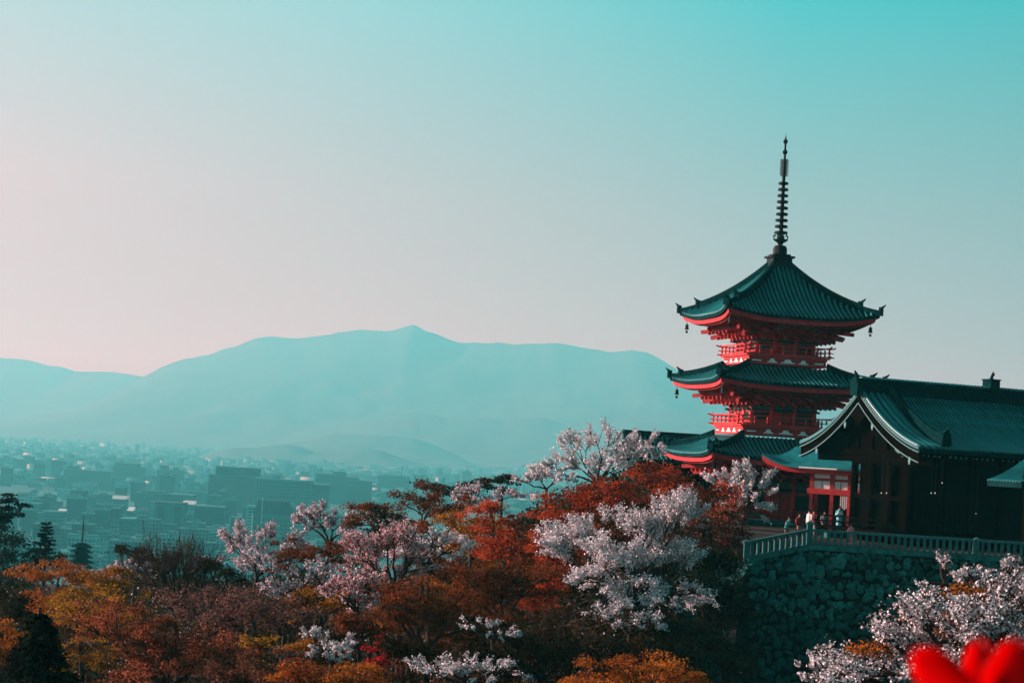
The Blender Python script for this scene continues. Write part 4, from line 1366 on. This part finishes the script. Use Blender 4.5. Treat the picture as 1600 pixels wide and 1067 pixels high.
L['yellow'] = leaf_mat('yellow_olive_leaves', [(0, (.46, .22, .018)), (.5, (.62, .34, .03)), (1, (.18, .09, .012))], patch=(.12, .055, .012), trans=.38, pscale=.5)  # dark patch paints shade among the lit yellow places
L['crimson'] = leaf_mat('crimson_leaves', [(0, (.42, .016, .018)), (.5, (.56, .030, .030)), (1, (.26, .012, .014))], trans=.35)
L['brown'] = leaf_mat('brown_buds', [(0, (.13, .055, .034)), (.5, (.20, .085, .050)), (1, (.075, .034, .024))], trans=.25)
L['mauve'] = leaf_mat('mauve_brown_buds', [(0, (.14, .065, .05)), (.5, (.30, .16, .14)), (.75, (.12, .055, .04)), (1, (.05, .025, .02))], trans=.25)
L['dark'] = leaf_mat('dark_evergreen_leaves', [(0, (.014, .024, .012)), (.5, (.026, .034, .015)), (1, (.010, .014, .008))], trans=.12)
L['darkbrown'] = leaf_mat('dark_brown_leaves', [(0, (.034, .022, .010)), (.5, (.055, .032, .013)), (1, (.018, .013, .008))], trans=.15)
L['under'] = leaf_mat('brown_undergrowth_leaves', [(0, (.055, .030, .012)), (.5, (.085, .042, .016)), (1, (.030, .020, .009))], patch=(.040, .034, .013), trans=.2, pscale=.12)
L['needle'] = leaf_mat('dark_pine_needles', [(0, (.010, .020, .014)), (.5, (.018, .030, .018)), (1, (.007, .011, .008))], trans=.08)

ch = dict(name='cherry_tree')
mp = dict(name='maple_tree')
bu = dict(name='shrub', cat='shrub')
# --- skyline behind and beside the pagoda
tree('cherry', 'open branched white cherry standing against the hazy sky left of the pagoda', 930, 716, 92, 52, 138, L['white'], dens=.62, lean=.15, tips=84, lobes=[(900, 690, 30, 22), (940, 682, 34, 24), (985, 700, 30, 30), (880, 722, 36, 22), (950, 725, 50, 26), (850, 738, 26, 14)], **ch)
tree('cherry', 'low cherry spray trailing at the left foot of the skyline cherry', 855, 748, 46, 20, 134, L['white'], dens=.55, tips=34, **ch)
tree('cherry', 'small white cherry touching the left eave of the lowest pagoda roof', 1016, 700, 34, 36, 143, L['white'], dens=.55, tips=38, **ch)
tree('bush', 'dark evergreen under the small cherry by the left pagoda eave', 1010, 738, 36, 26, 146, L['dark'], name='evergreen_tree', tips=26)
tree('pine', 'dark flat topped pine on the ridge above the maples', 716, 762, 62, 18, 142, L['darkbrown'], name='pine_tree', tips=26)
tree('pine', 'short dark pine knot just left of the skyline cherry sprays', 785, 760, 30, 16, 140, L['darkbrown'], name='pine_tree', tips=18)
tree('feather', 'feathery reddish brown tree left of the flat topped pine', 660, 788, 46, 34, 132, L['brown'], name='bare_tree', dens=.7, trunkm='twig')
tree('cherry', 'low pale cherry between the ridge pine and the amber tree', 768, 778, 60, 22, 131, L['pale'], dens=.7, **ch)
# --- upper maples
tree('maple', 'broad red orange maple below the skyline cherry', 925, 784, 82, 46, 118, L['redorange'], dens=1.1, **mp)
tree('maple', 'broad rust red maple covering the left foot of the pagoda', 1062, 768, 84, 42, 121, L['redorange'], dens=1.1, **mp)
tree('cherry', 'small bright white cherry in front of the pagoda ground floor', 1162, 776, 50, 58, 124, L['white'], dens=1.15, tips=60, **ch)
tree('feather', 'brownish blossoming shrub between the rust maple and the bright cherry', 1112, 800, 46, 30, 116, L['salmon'], dens=.6, **bu)
tree('maple', 'flame orange maple left of the big white cherry', 792, 836, 62, 46, 106, L['flame'], dens=1.15, **mp)
tree('maple', 'flame orange bough showing at the left tip of the big white cherry', 862, 860, 36, 42, 99, L['flame'], dens=1.1, **mp)
tree('maple', 'amber olive tree on the slope under the low pale cherry', 738, 826, 54, 38, 110, L['amber'], **mp)
tree('maple', 'russet tree in shade below the flame orange maple', 790, 915, 92, 52, 95, L['russet'], **mp)
tree('maple', 'russet low tree left of the amber olive tree', 590, 805, 60, 28, 120, L['russet'], **mp)
tree('feather', 'reddish twiggy tree rising behind the pink cherry crown', 690, 815, 40, 36, 116, L['russet'], name='bare_tree', dens=.8, trunkm='twig')
# --- cherries of the middle slope
tree('cherry', 'big white cherry with wide tiered boughs in front of the stone wall', 985, 880, 140, 92, 90, L['white'], dens=1.0, lean=.15, tips=150, lobes=[(900, 838, 56, 26), (868, 862, 30, 24), (1005, 818, 72, 30), (960, 868, 66, 34), (1045, 872, 58, 40), (1000, 925, 66, 30), (1090, 935, 44, 24), (930, 900, 50, 22), (1060, 800, 40, 24)], **ch)
tree('cherry', 'drooping lower bough tree of white blossom under the big white cherry', 985, 968, 72, 30, 86, L['white'], dens=.45, tips=46, **ch)
tree('cherry', 'pink cherry with the fullest crown at the middle of the slope', 600, 880, 96, 62, 90, L['pink'], dens=1.0, lean=.5, tips=110, lobes=[(560, 862, 40, 30), (620, 845, 52, 28), (600, 890, 66, 34), (545, 905, 36, 30), (655, 890, 34, 26), (570, 935, 40, 26)], **ch)
tree('cherry', 'whiter cherry crown pressing into the right side of the full pink cherry', 668, 856, 62, 38, 94, L['white'], dens=.8, tips=54, **ch)
tree('cherry', 'small pink cherry below the reddish twiggy tree', 560, 925, 58, 40, 82, L['pink'], dens=.75, **ch)
tree('cherry', 'flat topped greyish cherry against the city right of the mansard roofed block', 515, 824, 64, 36, 126, L['pale'], dens=1.0, **ch)
tree('cherry', 'pale cherry against the city in front of the mansard roofed block', 404, 864, 84, 46, 118, L['pale'], dens=1.05, **ch)
tree('cherry', 'pale pink cherry low between the bare tree and the full pink cherry', 455, 908, 66, 36, 104, L['pale'], dens=.85, **ch)
tree('cherry', 'short white cherry above the orange tree on the bottom edge', 520, 1012, 44, 32, 70, L['white'], dens=.8, tips=40, **ch)
tree('cherry', 'flat spreading white cherry on the bottom edge at mid picture', 728, 1050, 96, 24, 61, L['white'], dens=.62, tips=52, **ch)
tree('cherry', 'small blossom bough in the deep shade above the flat spreading cherry', 770, 985, 48, 18, 80, L['white'], dens=.4, tips=24, **ch)
tree('cherry', 'whitish cherry low in front of the distant small pagoda', 140, 896, 50, 18, 128, L['pale'], dens=.7, **ch)
tree('cherry', 'pale cherry low to the left of the bare brown tree', 212, 890, 36, 24, 118, L['pale'], dens=.7, **ch)
# --- lower slope
tree('maple', 'brown tree in shade under the flat topped greyish cherry', 505, 878, 58, 32, 113, L['russet'], **mp)
tree('feather', 'dark twiggy thicket in shade between the two palest cherries by the city', 455, 862, 40, 26, 124, L['brown'], dens=.8, trunkm='bark', **bu)
tree('bush', 'low dark evergreen in the gap right of the bare brown tree', 345, 900, 46, 28, 112, L['darkbrown'], **bu)
tree('maple', 'olive brown tree in shade under the full pink cherry', 668, 960, 88, 52, 84, L['russet'], **mp)
tree('bush', 'dark evergreen filling the shade below the russet tree', 850, 1000, 110, 54, 82, L['darkbrown'], name='evergreen_tree')
tree('bush', 'dark evergreen in deep shade right of the big white cherry', 1105, 900, 62, 62, 101, L['dark'], name='evergreen_tree', dens=1.3, lobes=[(1120, 880, 34, 30), (1090, 925, 44, 40), (1135, 935, 30, 40), (1100, 985, 50, 40), (1070, 870, 36, 26), (1125, 1020, 36, 40), (1152, 945, 22, 46), (1158, 1040, 34, 44)])
tree('bush', 'dark evergreen at the foot of the stone wall', 1060, 1010, 70, 56, 88, L['dark'], name='evergreen_tree')
tree('maple', 'crimson shrub glowing between the white cherry and the dark slope', 592, 1012, 27, 17, 72, L['crimson'], tips=24, dens=.6, **bu)
tree('maple', 'orange tree on the bottom edge below the short white cherry', 518, 1062, 82, 36, 60, L['orange'], **mp)
tree('maple', 'orange yellow tree on the bottom edge below the big white cherry', 1000, 1062, 106, 40, 58, L['orange'], **mp)
tree('feather', 'salmon orange leafing cherry right of the dark cone shaped conifer', 262, 1010, 120, 56, 66, L['salmon'], dens=.95, **ch)
tree('feather', 'mauve budding cherry behind the salmon one and under the bare tree', 330, 950, 80, 40, 80, L['mauve'], dens=.5, **ch)
tree('maple', 'yellow olive tree behind the dark cone shaped conifer', 128, 952, 70, 40, 84, L['yellow'], dens=.8, **mp)
tree('maple', 'orange brown tree below the lone conifer at the left', 82, 905, 64, 28, 102, L['orange'], dens=.8, **mp)
tree('maple', 'amber tree left of the bare brown tree', 180, 915, 52, 30, 98, L['amber'], **mp)
tree('bare', 'tall bare brown tree with upswept twigs against the city', 275, 900, 76, 68, 86, L['brown'], name='bare_tree', trunkm='bark', tips=150)
tree('feather', 'mauve brown thicket between the salmon cherry and the full pink cherry', 405, 975, 88, 58, 76, L['mauve'], dens=.75, trunkm='twig', **bu)
tree('feather', 'brown leafless thicket on the bottom edge left of the orange tree', 400, 1050, 80, 36, 62, L['brown'], dens=.9, trunkm='twig', **bu)
tree('maple', 'amber undergrowth tree between the mauve thicket and the pink cherry', 495, 950, 46, 34, 82, L['amber'], **mp)
tree('bush', 'small dark shrub at the left edge behind the yellow tree', 14, 945, 40, 36, 90, L['darkbrown'], **bu)
tree('maple', 'bright orange small tree cut by the left edge of the picture', 6, 1000, 40, 30, 62, L['orange'], tips=34, **mp)
tree('bush', 'rounded dark shrub right of the distant small pagoda', 232, 872, 46, 18, 150, L['darkbrown'], **bu)
tree('bush', 'rounded dark shrub between the lone conifer and the distant small pagoda', 96, 872, 20, 12, 160, L['dark'], **bu)
tree('bush', 'low dark shrub at the foot of the big white cherry', 985, 1018, 66, 30, 83, L['darkbrown'], **bu)
tree('bush', 'low dark shrub under the small blossom bough in deep shade', 765, 1012, 46, 22, 79, L['darkbrown'], **bu)
tree('maple', 'small amber shrub under the left side of the full pink cherry', 625, 952, 38, 22, 87, L['amber'], tips=26, dens=.8, **bu)
tree('maple', 'yellow olive shrub between the salmon cherry and the amber undergrowth tree', 400, 1010, 40, 22, 72, L['yellow'], tips=26, dens=.6, **bu)
tree('maple', 'russet shrub hiding the trunk foot of the full pink cherry', 562, 980, 54, 28, 77, L['russet'], **bu)
tree('bush', 'dark low shrub between the crimson shrub and the flat spreading cherry', 640, 1020, 44, 28, 68, L['darkbrown'], **bu)
# --- conifers at the left
tree('pine', 'tall dark pine with flat tiers cut by the left edge', 2, 806, 36, 44, 172, L['needle'], name='pine_tree', tips=34, dens=1.5)
tree('bush', 'dark rounded evergreen mass under the tall pine at the left edge', 28, 856, 46, 32, 168, L['needle'], name='evergreen_tree')
conifer('lone conifer with upswept open branches beside the dark evergreen mass', 72, 812, 866, 20, 172, L['needle'], sparse=True, layers=9, leaf=1.9)
tree('pine', 'small tiered pine right of the distant small pagoda', 190, 857, 12, 10, 175, L['needle'], name='pine_tree', tips=9)
tree('pine', 'second small tiered pine, nearer the bare brown tree', 212, 862, 14, 9, 172, L['needle'], name='pine_tree', tips=9)
conifer('big black cone shaped conifer at the bottom left corner', 62, 952, 1110, 92, 47, L['needle'], layers=20, dens=2.6)
# --- foreground right
tree('maple', 'orange brown leafy shrub among the near cherry blossom at the lower right', 1500, 960, 105, 60, 31, L['orange'], dens=.35, tips=60, lobes=[(1505, 925, 44, 16), (1450, 968, 40, 14), (1555, 955, 40, 22), (1375, 1012, 34, 12), (1500, 985, 50, 14)], **bu)
tree('cherry', 'nearest white cherry whose blossom fills the lower right corner', 1470, 1020, 200, 95, 30, L['white'], dens=.72, lean=.5, leaf=3.4, tips=170, lobes=[(1580, 925, 60, 40), (1510, 970, 70, 40), (1420, 1000, 60, 36), (1350, 1045, 70, 30), (1460, 1045, 90, 40), (1570, 1010, 70, 50), (1290, 1062, 50, 20), (1440, 960, 40, 24)], **ch)
tree('cherry', 'thin outer boughs of blossom reaching up across the stone wall at right', 1540, 915, 84, 48, 31, L['white'], dens=.45, leaf=3.6, tips=44, lobes=[(1470, 880, 30, 12), (1525, 905, 40, 16), (1575, 895, 30, 20), (1590, 930, 40, 24), (1450, 915, 16, 16)], **ch)
tree('cherry', 'low shaded white cherry bough on the bottom edge right of the wall foot', 1300, 1052, 60, 28, 36, L['white'], dens=.7, leaf=3.0, tips=40, **ch)
# --- undergrowth and the wood beyond
rg_ = np.random.default_rng(77)
def scatter(name, n, k, x0, x1, y0, y1, h, rad, size, lm, avoid=None):
    """low rounded bushes, too many and too merged to count"""
    cx, cy = rg_.uniform(x0, x1, k), rg_.uniform(y0, y1, k)
    if avoid is not None:
        ok = ~avoid(cx, cy)
        cx, cy = cx[ok], cy[ok]
    k = len(cx)
    hh, rr = h * rg_.uniform(.45, 1.3, k), rad * rg_.uniform(.6, 1.4, k)
    i = rg_.integers(0, k, n)
    t, q = rg_.uniform(0, 6.28, n), rg_.random(n) ** .5
    X, Y = cx[i] + np.cos(t) * q * rr[i], cy[i] + np.sin(t) * q * rr[i]
    Z = ground(X, Y) + hh[i] * np.sqrt(np.clip(1 - q ** 2, 0, 1)) * rg_.uniform(.25, 1.1, n)
    out = np.stack([np.cos(t) * q, np.sin(t) * q, np.sqrt(1 - q * q)], 1)
    v, f = leaves(np.stack([X, Y, Z], 1), size, rg_, out, up=.4)
    tag(link(name, mesh_np(name, v, f, lm)), kind='stuff')
onterrace = lambda x, y: ((x > 9) & (y > 104)) | ((x > 4) & (y < 85))
scatter('undergrowth', 330000, 560, -50, 22, 52, 152, 3.9, 3.0, .25, L['under'], onterrace)
scatter('blossom_sprigs', 9000, 90, -46, 14, 62, 140, 4.6, 2.2, .13, L['pale'], onterrace)
scatter('hillside_wood', 110000, 220, -110, 20, 178, 300, 3.0, 5.0, .42, L['darkbrown'], lambda x, y: np.abs(x / y + .2247) < .026)
# ------------------------------------------------------------------ small pagoda far down the slope
dp = at(126, 880, 330)
sm = empty('distant_pagoda', (dp[0], 330, float(ground(dp[0], 330))), R(20))
tag(sm, 'small dark five roofed pagoda with a tall thin spire, far down the left slope', 'pagoda')
z0 = sm.location.z
zt = at(127, 846, 330)[2] - z0
zs = at(128, 806, 330)[2] - z0
stp = .86
for i in range(5):
    zb = zt - (i + 1) * stp
    h = 1.62 + i * .10
    b = .85 + i * .08
    MB().box(-b, b, -b, b, zb - .6, zb + stp * .6).build('storey', M['wood'], sm)
    mb = MB()
    H = stp * .75
    for k in range(4):
        Q = rotz(k * math.pi / 2)
        P = [[Q @ Vector((u * (h + (b * .8 - h) * v), -(h + (b * .8 - h) * v), zb + H * (.5 * v + .5 * v * v) + .16 * abs(u) ** 3 * (1 - v))) for u in np.linspace(-1, 1, 9)] for v in np.linspace(0, 1, 5)]
        mb.grid(P)
        mb.grid([[p - Vector((0, 0, .14)) for p in P[0]], P[0]])
        mb.grid([[Q @ Vector((u * b, -b, zb - .05)) for u in np.linspace(-1, 1, 9)], [p - Vector((0, 0, .14)) for p in P[0]]])
    mb.build('roof', M['tile_dark'], sm)
MB().box(-1.4, 1.4, -1.4, 1.4, -.6, max(.3, zt - 5 * stp - .5)).build('base', M['stone'], sm)
s_ = MB().tube([(0, 0, zt - .35), (0, 0, zs)], [.13, .07], 8).build('spire', M['bronze'], sm)
for i in range(9):
    MB().lathe([(.20, -.05), (.23, 0), (.20, .05)], 10, (0, 0, zt + .2 + i * (zs - zt) * .082)).build('ring', M['bronze'], s_)

# ------------------------------------------------------------------ people on the terrace
def cloth(name, c): return mat(name, c, 0.9, var=.12, scale=9)
def person(label, px, D, H, z, head, top, bottom, hairm, robe=False, hold=True, bend=0.0):
    p = at(px, 800, D)
    e = empty('person', (p[0], D, z), R(head))
    tag(e, label, 'person')
    k = H / 1.68
    e.scale = (k, k, k)
    B = lambda y, zz: (y - bend * max(0, zz - .95) * .9, zz - bend * max(0, zz - .95) * .25)
    vs, es, rs = [], [], []
    def v(x, y, zz, r, par=None):
        y2, z2 = B(y, zz)
        vs.append((x, y2, z2)); rs.append(r)
        if par is not None: es.append((par, len(vs) - 1))
        return len(vs) - 1
    pel = v(0, 0, .95, .13)
    bel = v(0, 0, 1.10, .115, pel)
    che = v(0, .005, 1.27, .13, bel)
    nec = v(0, .01, 1.43, .052, che)
    hd0 = v(0, -.005, 1.51, .072, nec)
    hd1 = v(0, 0, 1.60, .082, hd0)
    v(0, -.095, 1.545, .012, hd0)
    joints = {}
    for s in (-1, 1):
        sh = v(s * .175, .01, 1.385, .058, che)
        el = v(s * .235, .03, 1.12, .044, sh)
        wr = v(s * (.10 if hold else .23), -.22 if hold else -.04, 1.18 if hold else .90, .030, el)
        pm = v(s * (.055 if hold else .23), -.29 if hold else -.06, 1.215 if hold else .83, .026, wr)
        for q, ln in enumerate((.055, .075, .082, .074)):
            dx = (q - 1.5) * .018
            f1 = v(s * (.045 if hold else .23) + (0 if hold else dx), -.30 - ln * .45 if hold else -.06 + dx * .3, (1.215 + dx if hold else .83 - ln * .5), .0095, pm)
            v(s * (.020 if hold else .225) + (0 if hold else dx), -.30 - ln * .75 if hold else -.075, (1.225 + dx if hold else .83 - ln), .008, f1)
        v(s * (.045 if hold else .20), -.27 if hold else -.095, 1.25 if hold else .80, .010, pm)
        hp = v(s * .09, 0, .90, .095, pel)
        kn = v(s * .10, -.02, .50, .062, hp)
        an = v(s * .10, .02, .09, .040, kn)
        v(s * .115, -.14, .035, .034, an)
        joints[s] = (sh, el, wr)
    me = bpy.data.meshes.new('body')
    me.from_pydata(vs, es, [])
    me.materials.append(M['skin'])
    o = link('body', me, e)
    o.modifiers.new('skin', 'SKIN')
    for i, r in enumerate(rs):
        me.skin_vertices[0].data[i].radius = (r, r)
    me.skin_vertices[0].data[0].use_root = True
    o.modifiers.new('smooth', 'SUBSURF').render_levels = 1
    # clothes
    def shell(prof, name, m):
        mb = MB()
        n = 14
        P = []
        for r, zz, asp in prof:
            row = []
            for q in range(n + 1):
                t = 2 * math.pi * q / n
                y2, z2 = B(r * asp * math.sin(t), zz)
                row.append((r * math.cos(t), y2, z2))
            P.append(row)
        mb.grid(P)
        return mb.build(name, m, e, smooth=True)
    if robe:
        shell([(.20, .12, .85), (.21, .5, .85), (.20, .92, .8), (.185, 1.06, .75), (.215, 1.28, .72), (.20, 1.39, .66), (.075, 1.455, .9)], 'robe', top)
        shell([(.205, 1.0, .80), (.205, 1.16, .78)], 'sash', bottom)
    else:
        shell([(.185, .86, .75), (.18, 1.06, .72), (.212, 1.28, .70), (.20, 1.39, .66), (.075, 1.455, .9)], 'jacket', top)
        mb = MB()
        for s in (-1, 1):
            mb.tube([(s * .09, 0, .93), (s * .10, -.02, .5), (s * .10, .02, .08)], [.125, .085, .07], 9)
        mb.build('trousers', bottom, e, smooth=True)
    mb = MB()
    for s in (-1, 1):
        pts = [vs[i] for i in joints[s]]
        mb.tube(pts, [.085, .075, .10 if robe else .05], 8)
    mb.build('sleeves', top, e, smooth=True)
    hy, hz_ = B(.018, 1.585)
    mb = MB()
    P = []
    for a in np.linspace(-.35, math.pi / 2, 7):
        P.append([(.098 * math.cos(a) * math.cos(t), hy + .106 * math.cos(a) * math.sin(t), hz_ + .115 * math.sin(a)) for t in np.linspace(-.25, math.pi + .25, 12)])
    mb.grid(P)
    mb.grid([[(x, y - 2 * (y - hy) * (1 if y > hy else 0), z) for x, y, z in P[i]] for i in range(4, 7)])
    mb.build('hair', hairm, e, smooth=True)
    return e
cb = cloth('pale_blue_cotton', (.22, .62, .74)); cw = cloth('white_cotton', (.74, .74, .72)); ct = cloth('teal_nylon', (.05, .34, .36))
cdk = cloth('dark_cloth', (.02, .02, .024)); crd = cloth('dark_red_cloth', (.34, .03, .035)); cpk = cloth('pink_cloth', (.75, .25, .25)); cgr = cloth('grey_cloth', (.20, .22, .23))
st = MB().box(-1.0, 1.0, -.6, .6, -.05, .44).build('stone_step', M['stone'])
p = at(1312, 800, 130)
st.location = (p[0], 130, 0); st.rotation_euler = (0, 0, R(8))
tag(st, 'low stone step under the person in pale blue before the gate pavilion', 'step')
person('person in a pale blue robe standing behind the fence, hands at the chest', 1312, 130, 1.68, .44, 10, cb, cw, M['hair'], robe=True)
person('person in a teal jacket bending forward behind the left end of the fence', 1230, 117, 1.66, 0, 55, ct, cdk, M['hair'], bend=.35)
person('person in a dark red jacket behind the corner post of the fence', 1250, 126, 1.62, 0, 20, crd, cdk, M['hair'], hold=False)
person('taller person in white right of the fence corner post, facing left', 1265, 131, 1.74, 0, -60, cw, cdk, M['hair'], hold=False)
person('person in red beside the taller person in white', 1272, 132, 1.72, 0, -40, crd, cgr, M['hair'])
person('person in a grey top between the first two red posts of the pavilion', 1289, 133, 1.70, 0, 10, cgr, cdk, M['hair'], hold=False)
person('small child in pink right of the person in pale blue', 1331, 121, 1.26, 0, 10, cpk, cpk, M['hair'], hold=False)

# hanging lanterns of the great hall
lm_ = bpy.data.materials.new('lit_lantern_paper')
lm_.use_nodes = True
b_ = lm_.node_tree.nodes['Principled BSDF']
b_.inputs['Base Color'].default_value = (.8, .75, .62, 1)
b_.inputs['Emission Color'].default_value = (1, .85, .62, 1)
b_.inputs['Emission Strength'].default_value = .55
def lantern(px, py, D, label):
    p = at(px, py, D)
    e = empty('hanging_lantern', tuple(p))
    tag(e, label, 'lantern')
    MB().lathe([(.012, -.035), (.022, -.028), (.026, 0), (.022, .028), (.012, .035)], 10).build('shade', lm_, e)
    MB().box(-.01, .01, -.01, .01, .035, 5.4 - p[2] + .35).build('cord', M['bronze'], e)
lantern(1377, 770, 123.3, 'left one of the pair of tiny lit lanterns under the hall gable')
lantern(1385, 770, 123.3, 'right one of the pair of tiny lit lanterns under the hall gable')
lantern(1472, 754, 121.2, 'highest of the tiny lit lanterns under the long eave of the hall')
lantern(1455, 770, 121.0, 'left one of the two lower lit lanterns under the long hall eave')
lantern(1461, 770, 121.0, 'right one of the two lower lit lanterns under the long hall eave')
lantern(1525, 802, 121.5, 'lowest of the tiny lit lanterns, near the right end of the hall')

# ------------------------------------------------------------------ viewing deck and the blurred red flower on it
dk = MB().box(-5, 5, -4, 2.9, 3.15, 3.3).build('viewing_deck_floor', M['wood2'])
tag(dk, kind='structure')
rm = mat('bright_red_petal', (.88, .006, .010), .55, col2=(.55, .002, .006), scale=5.0, streak=(60, 4, 4))
_pn = rm.node_tree.nodes['Principled BSDF']
_pn.inputs['Subsurface Weight'].default_value = 0.0
_tl = N(rm.node_tree, 'ShaderNodeBsdfTranslucent')
_tl.inputs[0].default_value = (.9, .006, .010, 1)
_mx = N(rm.node_tree, 'ShaderNodeMixShader')
_mx.inputs[0].default_value = .7
_o = [n for n in rm.node_tree.nodes if n.type == 'OUTPUT_MATERIAL'][0]
rm.node_tree.links.new(_pn.outputs[0], _mx.inputs[1])
rm.node_tree.links.new(_tl.outputs[0], _mx.inputs[2])
rm.node_tree.links.new(_mx.outputs[0], _o.inputs[0])
fl_c = at(1545, 1125, 2.2)
fl = empty('red_flower', (fl_c[0], fl_c[1], 3.3))
tag(fl, 'blurred bright red flower closest to the viewer in the lower right corner', 'flower')
zc = fl_c[2] - 3.3
MB().lathe([(.10, 0), (.13, .18), (.14, .20), (.11, .19), (.10, .05)], 14).build('pot', M['wood2'], fl)
MB().tube([(0, 0, .12), (.012, .01, zc * .5), (0, 0, zc)], [.006, .005, .005], 6).build('stem', mat('flower_stem', (.05, .14, .03), .7), fl)
def petal(ang, tilt, Ln, wd, cup=.25):
    P = []
    for t in np.linspace(0, 1, 9):
        w = wd * (math.sin(math.pi * min(1, t * .93 + .05)) ** .6) * (.35 + .75 * t) * (1 + .10 * math.sin(13 * t + 3 * ang))
        row = []
        for s in np.linspace(-1, 1, 13):
            row.append((s * w, -t * Ln * math.sin(tilt) - .010 * s * s, t * Ln * math.cos(tilt) + .004 * math.sin(9 * s + 5 * t) * t + cup * Ln * (t ** 2) * .12 - .10 * w * s * s))
        P.append(row)
    mb = MB().grid(P)
    Mx = Matrix.Translation((0, 0, zc)) @ Matrix.Rotation(ang, 4, 'Y')
    o = mb.build('petal', rm, fl, Mx, smooth=True)
    md = o.modifiers.new('thick', 'SOLIDIFY'); md.thickness = .0012
    return o
petal(R(-52), R(12), .120, .032)
petal(R(-10), R(-8), .088, .030)
petal(R(14), R(10), .096, .034)
petal(R(36), R(-6), .106, .036)
petal(R(-100), R(20), .08, .022)
petal(R(100), R(15), .09, .024)
